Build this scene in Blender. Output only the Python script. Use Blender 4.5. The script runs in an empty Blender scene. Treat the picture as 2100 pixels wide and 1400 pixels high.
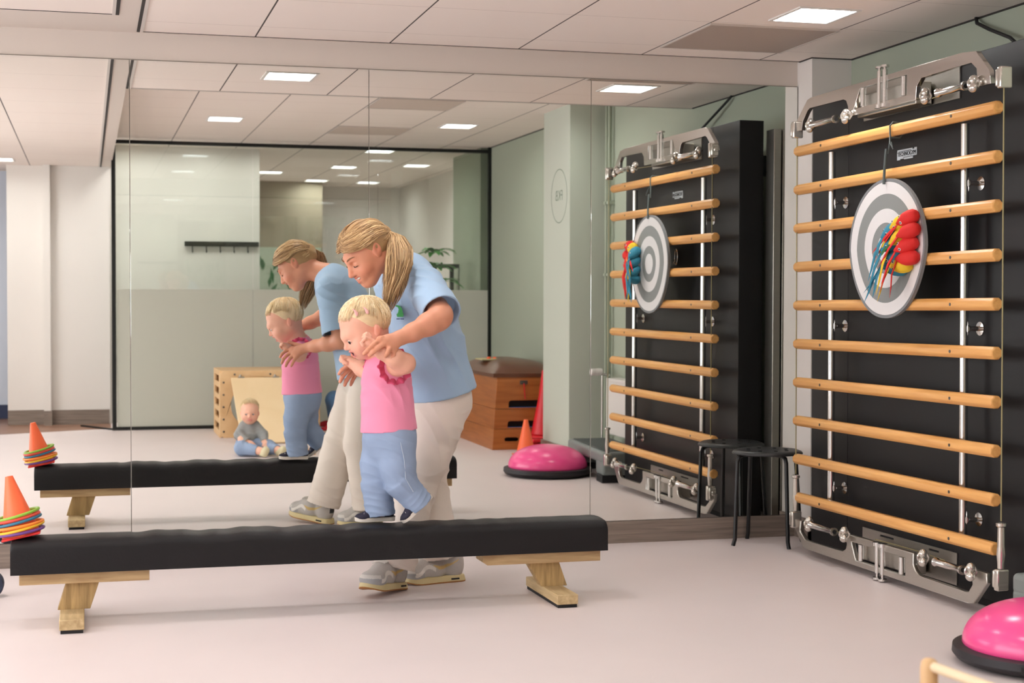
import bpy, bmesh, math, random
import numpy as np
from mathutils import Vector, Matrix
from mathutils.geometry import tessellate_polygon

random.seed(7)
sc = bpy.context.scene
COL = sc.collection

# ------------------------------------------------------------------ camera
cam_d = bpy.data.cameras.new('camera')
cam = bpy.data.objects.new('camera', cam_d)
COL.objects.link(cam)
sc.camera = cam
cam_d.sensor_width = 36.0
cam_d.lens = 54.82
cam_d.clip_start = 0.02
cam_d.clip_end = 100
cam_d.dof.use_dof = True
cam_d.dof.focus_distance = 6.15
cam_d.dof.aperture_fstop = 4.5
YAW, PITCH = 0.26610, 0.0201
cam.location = (0, -6.9736, 1.1)
cam.rotation_euler = (math.pi/2 - PITCH, 0, -YAW)

# ------------------------------------------------------------------ world and exposure
w = bpy.data.worlds.new('world')
sc.world = w
w.use_nodes = True
w.node_tree.nodes['Background'].inputs[0].default_value = (1.0, 0.96, 0.92, 1)
w.node_tree.nodes['Background'].inputs[1].default_value = 0.4
sc.view_settings.view_transform = 'Standard'
sc.view_settings.look = 'None'
sc.view_settings.gamma = 1
sc.view_settings.use_curve_mapping = False
sc.view_settings.exposure = 0.24
sc.cycles.max_bounces = 12
sc.cycles.diffuse_bounces = 5
sc.cycles.glossy_bounces = 8
sc.cycles.transmission_bounces = 8
sc.cycles.transparent_max_bounces = 12
sc.cycles.sample_clamp_indirect = 6.0
sc.cycles.caustics_reflective = True
sc.cycles.caustics_refractive = True
LAMP = 42.0          # strength of every ceiling luminaire

# cool area lamp added out of view at left to brighten the room
def daylight(name, loc, rot, sx, sy, power, rgb):
    d = bpy.data.lights.new(name, 'AREA'); d.shape = 'RECTANGLE'; d.size = sx; d.size_y = sy
    d.energy = power; d.color = rgb
    o = bpy.data.objects.new(name, d); COL.objects.link(o); o.location = loc; o.rotation_euler = rot
    return o
daylight('added_daylight', (-3.36, -3.4, 1.25), (0, -math.pi/2, 0), 1.7, 5.2, 120, (0.93, 0.96, 1.0))

# ------------------------------------------------------------------ helpers
def lin(c):
    return tuple((x/12.92 if x <= 0.04045 else ((x+0.055)/1.055)**2.4) for x in [v/255 for v in c])

MATS = {}
def mat(name, rgb, rough=0.5, metal=0.0, noise=0.0, nscale=8.0, bump=0.0, bscale=60.0, spec=0.5, sheen=0.0,
        trans=0.0, ior=1.45, alpha=1.0, stretch=(1, 1, 1), coat=0.0, sss=0.0, lin_rgb=False):
    """Principled material with an optional noise variation of the base colour and a noise bump."""
    if name in MATS: return MATS[name]
    m = bpy.data.materials.new(name); m.use_nodes = True
    nt = m.node_tree; N = nt.nodes; L = nt.links
    b = N['Principled BSDF']
    c = rgb if lin_rgb else lin(rgb)
    b.inputs['Base Color'].default_value = (*c, 1)
    b.inputs['Roughness'].default_value = rough
    b.inputs['Metallic'].default_value = metal
    b.inputs['Specular IOR Level'].default_value = spec
    b.inputs['Sheen Weight'].default_value = sheen
    b.inputs['Transmission Weight'].default_value = trans
    b.inputs['IOR'].default_value = ior
    b.inputs['Alpha'].default_value = alpha
    b.inputs['Coat Weight'].default_value = coat
    if sss:
        b.inputs['Subsurface Weight'].default_value = sss
        b.inputs['Subsurface Radius'].default_value = (0.012, 0.005, 0.003)
        b.inputs['Subsurface Scale'].default_value = 1.0
    tc = N.new('ShaderNodeTexCoord'); mp = N.new('ShaderNodeMapping')
    mp.inputs['Scale'].default_value = stretch
    L.new(tc.outputs['Object'], mp.inputs['Vector'])
    if noise:
        n = N.new('ShaderNodeTexNoise'); n.inputs['Scale'].default_value = nscale; n.inputs['Detail'].default_value = 5
        L.new(mp.outputs[0], n.inputs['Vector'])
        r = N.new('ShaderNodeMix'); r.data_type = 'RGBA'
        r.inputs[6].default_value = (*[x*(1-noise) for x in c], 1)
        r.inputs[7].default_value = (*[min(1, x*(1+noise)) for x in c], 1)
        L.new(n.outputs[0], r.inputs[0]); L.new(r.outputs[2], b.inputs['Base Color'])
    if bump:
        n2 = N.new('ShaderNodeTexNoise'); n2.inputs['Scale'].default_value = bscale; n2.inputs['Detail'].default_value = 4
        L.new(mp.outputs[0], n2.inputs['Vector'])
        bp = N.new('ShaderNodeBump'); bp.inputs['Strength'].default_value = bump; bp.inputs['Distance'].default_value = 0.01
        L.new(n2.outputs[0], bp.inputs['Height']); L.new(bp.outputs[0], b.inputs['Normal'])
    MATS[name] = m
    return m

def wood(name, c1, c2, stretch, scale=6.0, rough=0.5, ring=0.0):
    m = bpy.data.materials.new(name); m.use_nodes = True
    N = m.node_tree.nodes; L = m.node_tree.links; b = N['Principled BSDF']
    tc = N.new('ShaderNodeTexCoord'); mp = N.new('ShaderNodeMapping'); mp.inputs['Scale'].default_value = stretch
    n = N.new('ShaderNodeTexNoise'); n.inputs['Scale'].default_value = scale; n.inputs['Detail'].default_value = 6
    n.inputs['Distortion'].default_value = 0.6
    L.new(tc.outputs['Object'], mp.inputs[0]); L.new(mp.outputs[0], n.inputs['Vector'])
    cr = N.new('ShaderNodeValToRGB')
    cr.color_ramp.elements[0].color = (*lin(c1), 1); cr.color_ramp.elements[0].position = 0.3
    cr.color_ramp.elements[1].color = (*lin(c2), 1); cr.color_ramp.elements[1].position = 0.7
    L.new(n.outputs[0], cr.inputs[0]); L.new(cr.outputs[0], b.inputs['Base Color'])
    b.inputs['Roughness'].default_value = rough
    MATS[name] = m
    return m

def tag(o, label=None, cat=None, group=None, kind=None):
    if label: o['label'] = label
    if cat: o['category'] = cat
    if group: o['group'] = group
    if kind: o['kind'] = kind
    return o

def empty(name, loc, label=None, cat=None, group=None, kind=None):
    o = bpy.data.objects.new(name, None); COL.objects.link(o); o.location = loc
    o.empty_display_size = 0.1
    return tag(o, label, cat, group, kind)

def origin_of(p):
    v = Vector((0, 0, 0))
    while p is not None:
        v += p.location; p = p.parent
    return v

class MB:
    """Collects shapes in world coordinates, then links them as one mesh object."""
    def __init__(s): s.v = []; s.f = []
    def add(s, vs, fs):
        k = len(s.v); s.v.extend([tuple(p) for p in vs]); s.f.extend([tuple(i+k for i in f) for f in fs]); return s
    def box(s, a, b):
        x0, y0, z0 = a; x1, y1, z1 = b
        vs = [(x0,y0,z0),(x1,y0,z0),(x1,y1,z0),(x0,y1,z0),(x0,y0,z1),(x1,y0,z1),(x1,y1,z1),(x0,y1,z1)]
        return s.add(vs, [(3,2,1,0),(4,5,6,7),(0,1,5,4),(1,2,6,5),(2,3,7,6),(3,0,4,7)])
    def hexa(s, vs):
        return s.add(vs, [(3,2,1,0),(4,5,6,7),(0,1,5,4),(1,2,6,5),(2,3,7,6),(3,0,4,7)])
    def cyl(s, p0, p1, r0, r1=None, n=20):
        return s.tube([p0, p1], [r0, r0 if r1 is None else r1], n)
    def tube(s, pts, r, n=10, caps=True, flat=1.0, up=None, closed=False):
        P = [Vector(p) for p in pts]; m = len(P)
        R = r if hasattr(r, '__len__') else [r]*m
        vs = []; prev = None
        for i, p in enumerate(P):
            if closed: t = (P[(i+1) % m]-P[i-1])
            elif i == 0: t = P[1]-P[0]
            elif i == m-1: t = P[-1]-P[-2]
            else: t = (P[i+1]-P[i]).normalized()+(P[i]-P[i-1]).normalized()
            t = t.normalized() if t.length > 1e-9 else Vector((0, 0, 1))
            if prev is None:
                a = Vector(up) if up else (Vector((0,0,1)) if abs(t.z) < 0.9 else Vector((0,1,0)))
                u = (a - t*a.dot(t)).normalized()
            else:
                u = prev - t*prev.dot(t)
                u = u.normalized() if u.length > 1e-6 else prev
            prev = u; q = t.cross(u)
            for k in range(n):
                th = 2*math.pi*k/n
                vs.append(p + (u*math.cos(th) + q*math.sin(th)*flat)*R[i])
        fs = []
        rng = m if closed else m-1
        for i in range(rng):
            j = (i+1) % m
            for k in range(n):
                k2 = (k+1) % n
                fs.append((i*n+k, i*n+k2, j*n+k2, j*n+k))
        if caps and not closed:
            fs.append(tuple(range(n-1, -1, -1))); fs.append(tuple(range((m-1)*n, m*n)))
        return s.add(vs, fs)
    def lathe(s, prof, c, ax=(0, 0, 1), n=32):
        ax = Vector(ax).normalized(); c = Vector(c)
        a = Vector((1, 0, 0)) if abs(ax.x) < 0.9 else Vector((0, 1, 0))
        u = (a-ax*a.dot(ax)).normalized(); q = ax.cross(u)
        vs = []
        for (r, h) in prof:
            for k in range(n):
                th = 2*math.pi*k/n
                vs.append(c+ax*h+(u*math.cos(th)+q*math.sin(th))*max(r, 1e-5))
        fs = []
        for i in range(len(prof)-1):
            for k in range(n):
                k2 = (k+1) % n
                fs.append((i*n+k, i*n+k2, (i+1)*n+k2, (i+1)*n+k))
        fs.append(tuple(range(n-1, -1, -1))); fs.append(tuple(range((len(prof)-1)*n, len(prof)*n)))
        return s.add(vs, fs)
    def ell(s, c, r, n=20, m=12, rot=None):
        vs = []; fs = []
        M = rot or Matrix.Identity(3)
        c = Vector(c)
        for i in range(m+1):
            ph = math.pi*i/m
            for k in range(n):
                th = 2*math.pi*k/n
                vs.append(c + M @ Vector((r[0]*math.sin(ph)*math.cos(th), r[1]*math.sin(ph)*math.sin(th), r[2]*math.cos(ph))))
        for i in range(m):
            for k in range(n):
                k2 = (k+1) % n
                fs.append((i*n+k, (i+1)*n+k, (i+1)*n+k2, i*n+k2))
        return s.add(vs, fs)
    def prism(s, poly, holes, f0, f1):
        """poly, holes: 2-D loops; f0, f1 map a 2-D point to the two faces of the slab."""
        loops = [[Vector((x, y, 0)) for x, y in poly]] + [[Vector((x, y, 0)) for x, y in h] for h in holes]
        tris = tessellate_polygon(loops)
        flat = [p for l in ([poly]+list(holes)) for p in l]
        n = len(flat); vs = [f0(*p) for p in flat] + [f1(*p) for p in flat]
        fs = []
        for t in tris:
            fs.append((t[0], t[1], t[2])); fs.append((t[2]+n, t[1]+n, t[0]+n))
        k = 0
        for l in ([poly]+list(holes)):
            m = len(l)
            for i in range(m):
                a, b = k+i, k+(i+1) % m
                fs.append((a, b, b+n, a+n))
            k += m
        return s.add(vs, fs)
    def torus(s, c, R, r, ax=(0, 0, 1), n=40, m=10, sx=1.0, sy=1.0):
        ax = Vector(ax).normalized(); c = Vector(c)
        a = Vector((1, 0, 0)) if abs(ax.x) < 0.9 else Vector((0, 1, 0))
        u = (a-ax*a.dot(ax)).normalized(); q = ax.cross(u)
        return s.tube([c+(u*math.cos(2*math.pi*k/n)*sx+q*math.sin(2*math.pi*k/n)*sy)*R for k in range(n)], r, m, closed=True)
    def build(s, name, m, parent=None, bev=0.0, seg=2, angle=38, loc=None, fix=True):
        me = bpy.data.meshes.new(name)
        if parent is not None: o0 = origin_of(parent)
        elif loc is not None: o0 = Vector(loc)
        else:
            A = np.array(s.v); mn, mx = A.min(0), A.max(0)
            o0 = Vector(((mn[0]+mx[0])/2, (mn[1]+mx[1])/2, mn[2]))
        me.from_pydata([Vector(p)-o0 for p in s.v], [], s.f)
        if fix:
            bm = bmesh.new(); bm.from_mesh(me)
            bmesh.ops.remove_doubles(bm, verts=bm.verts, dist=1e-6)
            bmesh.ops.recalc_face_normals(bm, faces=bm.faces)
            bm.to_mesh(me); bm.free()
        for p in me.polygons: p.use_smooth = True
        me.set_sharp_from_angle(angle=math.radians(angle))
        ob = bpy.data.objects.new(name, me); COL.objects.link(ob)
        if parent is not None: ob.parent = parent
        else: ob.location = o0
        if m is not None: me.materials.append(m)
        if bev:
            bv = ob.modifiers.new('bevel', 'BEVEL'); bv.width = bev; bv.segments = seg; bv.limit_method = 'ANGLE'
            bv.angle_limit = math.radians(40)
        return ob

def build_each(mb, name, m, parent=None, **kw):
    """Link every separate shape collected in mb as an object of its own."""
    par = list(range(len(mb.v)))
    def find(i):
        while par[i] != i: par[i] = par[par[i]]; i = par[i]
        return i
    for f in mb.f:
        for i in f[1:]: par[find(i)] = find(f[0])
    out = {}
    for f in mb.f: out.setdefault(find(f[0]), []).append(f)
    res = []
    for fs in out.values():
        ids = sorted({i for f in fs for i in f}); mp = {i: k for k, i in enumerate(ids)}
        q = MB(); q.add([mb.v[i] for i in ids], [tuple(mp[i] for i in f) for f in fs]); res.append(q.build(name, m, parent, **kw))
    return res

def copy_tree(o, parent=None):
    c = o.copy(); COL.objects.link(c); c.parent = parent
    for ch in [x for x in bpy.data.objects if x.parent == o]: copy_tree(ch, c)
    return c

def rect_with_holes(x0, x1, y0, y1, holes):
    xs = sorted({x0, x1, *[h[0] for h in holes], *[h[1] for h in holes]})
    ys = sorted({y0, y1, *[h[2] for h in holes], *[h[3] for h in holes]})
    for i in range(len(xs)-1):
        for j in range(len(ys)-1):
            cx, cy = (xs[i]+xs[i+1])/2, (ys[j]+ys[j+1])/2
            if not (x0 < cx < x1 and y0 < cy < y1): continue
            if any(h[0] < cx < h[1] and h[2] < cy < h[3] for h in holes): continue
            yield xs[i], xs[i+1], ys[j], ys[j+1]

def text(name, s, size, M, m, parent, extr=0.0008):
    cu = bpy.data.curves.new(name+'_curve', 'FONT'); cu.body = s; cu.size = size; cu.extrude = extr
    cu.align_x = 'CENTER'; cu.align_y = 'CENTER'
    t = bpy.data.objects.new(name+'_curve', cu); COL.objects.link(t)
    dg = bpy.context.evaluated_depsgraph_get()
    me = bpy.data.meshes.new_from_object(t.evaluated_get(dg)); me.name = name
    COL.objects.unlink(t); bpy.data.objects.remove(t)
    me.transform(M); me.transform(Matrix.Translation(-origin_of(parent)))
    me.materials.clear(); me.materials.append(m)
    o = bpy.data.objects.new(name, me); COL.objects.link(o); o.parent = parent
    return o
# ------------------------------------------------------------------ materials
FLOOR_RGB = (221, 210, 209)
def floor_mat(name, rgb):
    m = bpy.data.materials.new(name); m.use_nodes = True
    N = m.node_tree.nodes; L = m.node_tree.links; b = N['Principled BSDF']
    tc = N.new('ShaderNodeTexCoord')
    n = N.new('ShaderNodeTexNoise'); n.inputs['Scale'].default_value = 2.2; n.inputs['Detail'].default_value = 8
    L.new(tc.outputs['Object'], n.inputs['Vector'])
    r = N.new('ShaderNodeMix'); r.data_type = 'RGBA'; c = lin(rgb)
    r.inputs[6].default_value = (*[x*0.95 for x in c], 1); r.inputs[7].default_value = (*[x*1.04 for x in c], 1)
    L.new(n.outputs[0], r.inputs[0]); L.new(r.outputs[2], b.inputs['Base Color'])
    b.inputs['Roughness'].default_value = 0.42; b.inputs['Specular IOR Level'].default_value = 0.35
    return m
m_floor = floor_mat('vinyl_floor', FLOOR_RGB)
m_floor2 = wood('corridor_floor_planks', (120, 88, 70), (150, 112, 92), (1, 8, 1), 2.0, 0.4)
m_white = mat('white_wall_paint', (226, 221, 216), 0.7, bump=0.03, bscale=220)
m_cream = mat('header_plaster', (214, 204, 195), 0.75)
m_sage = mat('sage_green_wall_paint', (164, 172, 155), 0.7, bump=0.03, bscale=220)
m_pillar = mat('pale_pillar_paint', (190, 196, 184), 0.7)
m_blue = mat('cool_white_paint', (205, 212, 226), 0.7)
m_bluesk = mat('dark_blue_skirting', (45, 55, 85), 0.5)
m_skirt = wood('grey_wood_skirting', (112, 99, 90), (142, 129, 118), (1.2, 8, 30), 3.0, 0.45)
m_black = mat('black_metal_frame', (16, 19, 18), 0.4)
m_chrome = mat('polished_steel', (215, 213, 210), 0.16, 1.0)
m_brush = mat('brushed_steel', (190, 187, 180), 0.34, 1.0, noise=0.08, nscale=30, stretch=(1, 1, 10))

def ceiling_mat(name, x0, y0):
    """White mineral tiles, 0.6 m, with dark joints along y and faint ones along x."""
    m = bpy.data.materials.new(name); m.use_nodes = True
    N = m.node_tree.nodes; L = m.node_tree.links; b = N['Principled BSDF']
    tc = N.new('ShaderNodeTexCoord'); sp = N.new('ShaderNodeSeparateXYZ'); L.new(tc.outputs['Object'], sp.inputs[0])
    def joint(out, off, half):
        a = N.new('ShaderNodeMath'); a.operation = 'SUBTRACT'; L.new(out, a.inputs[0]); a.inputs[1].default_value = off
        d = N.new('ShaderNodeMath'); d.operation = 'PINGPONG'; L.new(a.outputs[0], d.inputs[0]); d.inputs[1].default_value = 0.3
        e = N.new('ShaderNodeMath'); e.operation = 'LESS_THAN'; L.new(d.outputs[0], e.inputs[0]); e.inputs[1].default_value = half
        return e.outputs[0]
    jx = joint(sp.outputs[0], x0, 0.0035); jy = joint(sp.outputs[1], y0, 0.0012)
    n = N.new('ShaderNodeTexNoise'); n.inputs['Scale'].default_value = 1.4
    L.new(tc.outputs['Object'], n.inputs['Vector'])
    base = N.new('ShaderNodeMix'); base.data_type = 'RGBA'
    base.inputs[6].default_value = (*lin((238, 226, 218)), 1); base.inputs[7].default_value = (*lin((242, 232, 224)), 1)
    L.new(n.outputs[0], base.inputs[0])
    m1 = N.new('ShaderNodeMix'); m1.data_type = 'RGBA'; L.new(jx, m1.inputs[0]); L.new(base.outputs[2], m1.inputs[6])
    m1.inputs[7].default_value = (*lin((70, 62, 58)), 1)
    m2 = N.new('ShaderNodeMix'); m2.data_type = 'RGBA'; L.new(jy, m2.inputs[0]); L.new(m1.outputs[2], m2.inputs[6])
    m2.inputs[7].default_value = (*lin((165, 150, 142)), 1)
    L.new(m2.outputs[2], b.inputs['Base Color']); b.inputs['Roughness'].default_value = 0.85
    return m

def mirror_mat():
    m = bpy.data.materials.new('silvered_mirror'); m.use_nodes = True
    N = m.node_tree.nodes; L = m.node_tree.links
    N.remove(N['Principled BSDF'])
    g = N.new('ShaderNodeBsdfGlossy'); g.inputs['Roughness'].default_value = 0.0
    g.inputs['Color'].default_value = (0.87, 0.89, 0.86, 1)
    L.new(g.outputs[0], N['Material Output'].inputs[0]); return m
m_mirror = mirror_mat()

def glass_mat():
    m = bpy.data.materials.new('clear_partition_glass'); m.use_nodes = True
    N = m.node_tree.nodes; L = m.node_tree.links
    N.remove(N['Principled BSDF'])
    t = N.new('ShaderNodeBsdfTransparent'); t.inputs['Color'].default_value = (0.93, 0.96, 0.93, 1)
    g = N.new('ShaderNodeBsdfGlossy'); g.inputs['Roughness'].default_value = 0.0
    f = N.new('ShaderNodeFresnel'); f.inputs['IOR'].default_value = 1.5
    mx = N.new('ShaderNodeMixShader')
    mu = N.new('ShaderNodeMath'); mu.operation = 'MULTIPLY'; mu.inputs[1].default_value = 1.9
    L.new(f.outputs[0], mu.inputs[0]); L.new(mu.outputs[0], mx.inputs[0])
    L.new(t.outputs[0], mx.inputs[1]); L.new(g.outputs[0], mx.inputs[2]); L.new(mx.outputs[0], N['Material Output'].inputs[0])
    return m
m_glass = glass_mat()

def frost_mat():
    m = bpy.data.materials.new('frosted_film'); m.use_nodes = True
    N = m.node_tree.nodes; L = m.node_tree.links
    N.remove(N['Principled BSDF'])
    d = N.new('ShaderNodeBsdfDiffuse'); d.inputs['Color'].default_value = (*lin((222, 223, 214)), 1)
    t = N.new('ShaderNodeBsdfTranslucent'); t.inputs['Color'].default_value = (*lin((236, 237, 228)), 1)
    c = N.new('ShaderNodeBsdfTransparent'); c.inputs['Color'].default_value = (0.8, 0.82, 0.79, 1)
    mx = N.new('ShaderNodeMixShader'); mx.inputs[0].default_value = 0.4
    m2 = N.new('ShaderNodeMixShader'); m2.inputs[0].default_value = 0.12
    L.new(d.outputs[0], mx.inputs[1]); L.new(t.outputs[0], mx.inputs[2])
    L.new(mx.outputs[0], m2.inputs[1]); L.new(c.outputs[0], m2.inputs[2]); L.new(m2.outputs[0], N['Material Output'].inputs[0])
    return m
m_frost = frost_mat()

def emit_mat(name, rgb, s):
    m = bpy.data.materials.new(name); m.use_nodes = True
    N = m.node_tree.nodes; L = m.node_tree.links; N.remove(N['Principled BSDF'])
    e = N.new('ShaderNodeEmission'); e.inputs[0].default_value = (*rgb, 1); e.inputs[1].default_value = s
    L.new(e.outputs[0], N['Material Output'].inputs[0]); return m
m_lamp = emit_mat('luminaire_light', (1.0, 0.978, 0.950), LAMP)

# ------------------------------------------------------------------ large structure
ZL, ZH = 2.30, 2.50           # low and high ceiling
XL, XR = -3.4, 3.54
def struct(name, mb, m, bev=0.0, parent=None, kind='structure'):
    o = mb.build(name, m, parent, bev=bev, loc=(0, 0, 0) if parent is None else None)
    if parent is None: o['kind'] = kind
    return o

struct('floor', MB().add([(0.2,-13,0),(4.2,-13,0),(4.2,0.12,0),(XL,0.12,0),(XL,-5.4,0),(0.05,-6.9,0),(0.2,-6.9,0)],
       [(0,1,2,3,4,5,6)]), m_floor)
struct('corridor_floor', MB().add([(XL,-9,0),(0.2,-9,0),(0.2,-6.9,0),(0.05,-6.9,0),(XL,-5.4,0)], [(0,1,2,3,4)]), m_floor2)

LIGHTS = [(1.02,-1.20,ZL),(2.86,-1.155,ZL),(1.02,-3.10,ZH),(2.84,-3.10,ZH),(1.02,-5.13,ZH),(2.84,-5.11,ZH),
          (-0.80,-1.20,ZL),(-0.80,-3.10,ZL),(-0.80,-5.13,ZL),(-0.72,-6.95,ZL),(-2.4,-2.1,ZL),(-2.4,-4.6,ZL),
          (2.64,-7.45,ZH),(2.61,-9.37,ZH),(2.61,-11.4,ZH),(-2.0,-7.0,ZL),(1.02,-7.18,ZH),(0.42,-7.18,ZH),(1.70,-7.18,ZH),(3.30,-8.95,ZH),(3.25,-11.55,ZH),(1.95,-10.3,ZH)]  # corridor end, coat rack and last hall lamps here are added only for brightness
HW, HD = 0.12, 0.135
low_holes = [(x-HW,x+HW,y-HD,y+HD) for x,y,z in LIGHTS if z == ZL]
high_holes = [(x-HW,x+HW,y-HD,y+HD) for x,y,z in LIGHTS if z == ZH]
c = MB()
for x0,x1,y0,y1 in rect_with_holes(0.215, XR, -1.93, -0.045, low_holes): c.add([(x0,y0,ZL),(x1,y0,ZL),(x1,y1,ZL),(x0,y1,ZL)], [(0,1,2,3)])
for x0,x1,y0,y1 in rect_with_holes(XL, 0.13, -9, -0.42, low_holes): c.add([(x0,y0,ZL),(x1,y0,ZL),(x1,y1,ZL),(x0,y1,ZL)], [(0,1,2,3)])
struct('ceiling', c, ceiling_mat('low_ceiling_tiles', 0.72, -0.30))
c = MB()
for x0,x1,y0,y1 in rect_with_holes(0.215, 4.2, -13, -1.93, high_holes): c.add([(x0,y0,ZH),(x1,y0,ZH),(x1,y1,ZH),(x0,y1,ZH)], [(0,1,2,3)])
struct('ceiling', c, ceiling_mat('high_ceiling_tiles', 0.12, -0.33))
# plaster margins between the tiled fields, the drop between the two ceiling heights
c = MB()
c.box((0.13,-9,ZL),(0.215,-0.0,ZL+0.25)); c.box((XL,-0.42,ZL),(0.13,0,ZL+0.25)); c.box((0.215,-0.045,ZL),(XR,0,ZL+0.25))
c.box((0.215,-1.93,ZL+0.006),(XR,-1.91,ZH+0.05))
struct('trim_3', c, m_cream)
# dark shadow gaps with a light metal angle beside them
dk = MB(); lt = MB()
dk.box((0.118,-7.5,ZL-0.004),(0.132,-0.425,ZL+0.01)); lt.box((0.105,-7.5,ZL-0.005),(0.118,-0.425,ZL+0.01))
dk.box((0.213,-1.93,ZL-0.004),(0.226,-0.05,ZL+0.01)); lt.box((0.226,-1.93,ZL-0.005),(0.24,-0.05,ZL+0.01))
dk.box((XL,-0.425,ZL-0.002),(0.12,-0.420,ZL+0.01)); dk.box((0.24,-0.048,ZL-0.002),(3.334,-0.044,ZL+0.01))
dk.box((0.24,-1.932,ZL-0.003),(XR,-1.926,ZL+0.01)); lt.box((0.24,-1.926,ZL-0.003),(XR,-1.912,ZL+0.01))
for z0, ya, yb in ((ZH,-6.75,-1.94),): dk.box((3.532,ya,z0-0.006),(3.54,yb,z0))
dk.box((3.532,-1.9,ZL-0.006),(3.54,-0.18,ZL)); dk.box((3.33,-0.18,ZL-0.004),(3.54,-0.172,ZL)); dk.box((3.326,-0.18,ZL-0.004),(3.334,-0.04,ZL))
struct('trim_1', dk, mat('shadow_gap', (48, 44, 42), 0.8)); struct('trim_2', lt, mat('ceiling_angle_profile', (205, 198, 192), 0.5))
# header over the mirror, wall behind it, column in the corner
struct('header_wall', MB().box((XL,-0.012,2.184),(3.334,0.1,ZL)), m_cream)
struct('wall_front', MB().box((XL,0.0,0),(XR+0.3,0.1,2.184)), m_cream)
struct('corner_column', MB().box((3.334,-0.17,0),(XR+0.01,0.0,ZL)), m_white)
struct('wall_right', MB().box((XR,-6.9,0),(XR+0.12,0.0,ZH+0.05)), m_sage)
struct('wall_pillar', MB().box((3.255,-4.12,0),(XR+0.01,-3.475,ZH)), m_pillar)
struct('wall_left', MB().box((XL-0.1,-9,0),(XL,0.1,ZL)), m_white)
struct('baseboard_front', MB().box((XL,-0.022,0),(3.334,0.0,0.103)), m_skirt)
struct('baseboard_right', MB().box((XR-0.014,-6.75,0),(XR,-4.12,0.1)).box((XR-0.014,-3.475,0),(XR,-0.17,0.1)).box((3.24,-4.134,0),(3.255,-3.461,0.1)).box((3.24,-3.475,0),(XR,-3.461,0.1)).box((3.32,-0.184,0),(XR,-0.17,0.1)).box((3.32,-0.184,0),(3.334,-0.02,0.1)), m_skirt)
# corridor end, seen in the mirror beyond the left ceiling field
struct('wall_back', MB().box((-0.31,-7.62,0),(0.2,-7.5,ZL)).box((-0.37,-7.75,0),(-0.31,-7.42,ZL)), m_white)
struct('corridor_wall', MB().box((-0.68,-7.9,0),(-0.37,-7.55,ZL)), m_white)
struct('corridor_wall', MB().box((XL,-9.1,0),(-0.68,-8.3,ZL)), m_blue)
struct('baseboard_back', MB().box((-0.68,-7.56,0),(-0.31,-7.54,0.13)).box((-0.37,-7.5,0),(-0.30,-7.41,0.13)).box((-0.31,-7.5,0),(0.19,-7.48,0.13)), m_skirt)
struct('corridor_baseboard', MB().box((XL,-8.3,0),(-0.68,-8.28,0.13)), m_bluesk)
# room beyond the glass
struct('cloakroom_wall', MB().box((0.2,-8.4,0),(1.54,-7.56,ZH)), m_white)
struct('hall_wall', MB().box((1.54,-12.55,0),(4.2,-12.4,ZH)).box((1.44,-12.5,0),(1.54,-8.4,ZH)), m_white)
struct('hall_wall', MB().box((1.54,-11.8,0),(2.72,-11.65,ZH)), mat('taupe_wall_paint', (150, 140, 122), 0.7))
struct('hall_wall', MB().box((3.8,-12.5,0),(3.9,-7.9,ZH)), m_white)
struct('hall_pillar', MB().box((3.46,-7.95,0),(3.9,-6.86,ZH)), m_sage)

# glass partition: frame, panes, frosted film
gw = empty('window_1', (1.87,-6.785,0), kind='structure')
f = MB(); GY = -6.785
f.box((0.205,GY-0.02,0),(0.24,GY+0.02,2.50)); f.box((3.515,GY-0.02,0),(3.545,GY+0.02,2.50))
f.box((0.24,GY-0.02,2.445),(3.515,GY+0.02,2.475)); f.box((0.24,GY-0.02,0),(3.515,GY+0.02,0.028))
f.build('window_frame', m_black, gw)
g = MB()
for a, b in ((0.24,1.395),(1.399,2.5),(2.504,3.515)): g.box((a,GY-0.005,0.028),(b,GY+0.005,2.445))
g.build('window_pane', m_glass, gw)
g = MB()
for a, b in ((0.25,1.39),(1.404,2.495),(2.509,3.51)): g.box((a,GY+0.0062,0.03),(b,GY+0.0072,1.207))
g.build('frosted_film', m_frost, gw)
# open glass door leaf beside the partition, swung back into the corridor
dr = empty('door_1', (0.2,-6.82,0), kind='structure')
MB().hexa([(-0.06,-7.25,0.0),(-0.04,-7.26,0.0),(0.21,-6.83,0.0),(0.19,-6.82,0.0),(-0.06,-7.25,0.014),(-0.04,-7.26,0.014),(0.21,-6.83,0.014),(0.19,-6.82,0.014)]).build('door_threshold', m_black, dr)

# unseen window frame, made up to go round the added area lamp
w2 = empty('added_window', (XL,-3.4,0.4), kind='structure')
fm = MB(); fm.box((XL,-6.05,0.36),(XL+0.06,-0.75,0.41)).box((XL,-6.05,2.09),(XL+0.06,-0.75,2.14))
for yy in (-6.05,-4.32,-2.55,-0.80): fm.box((XL,yy,0.41),(XL+0.06,yy+0.05,2.09))
fm.build('window_frame', m_white, w2)
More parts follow.
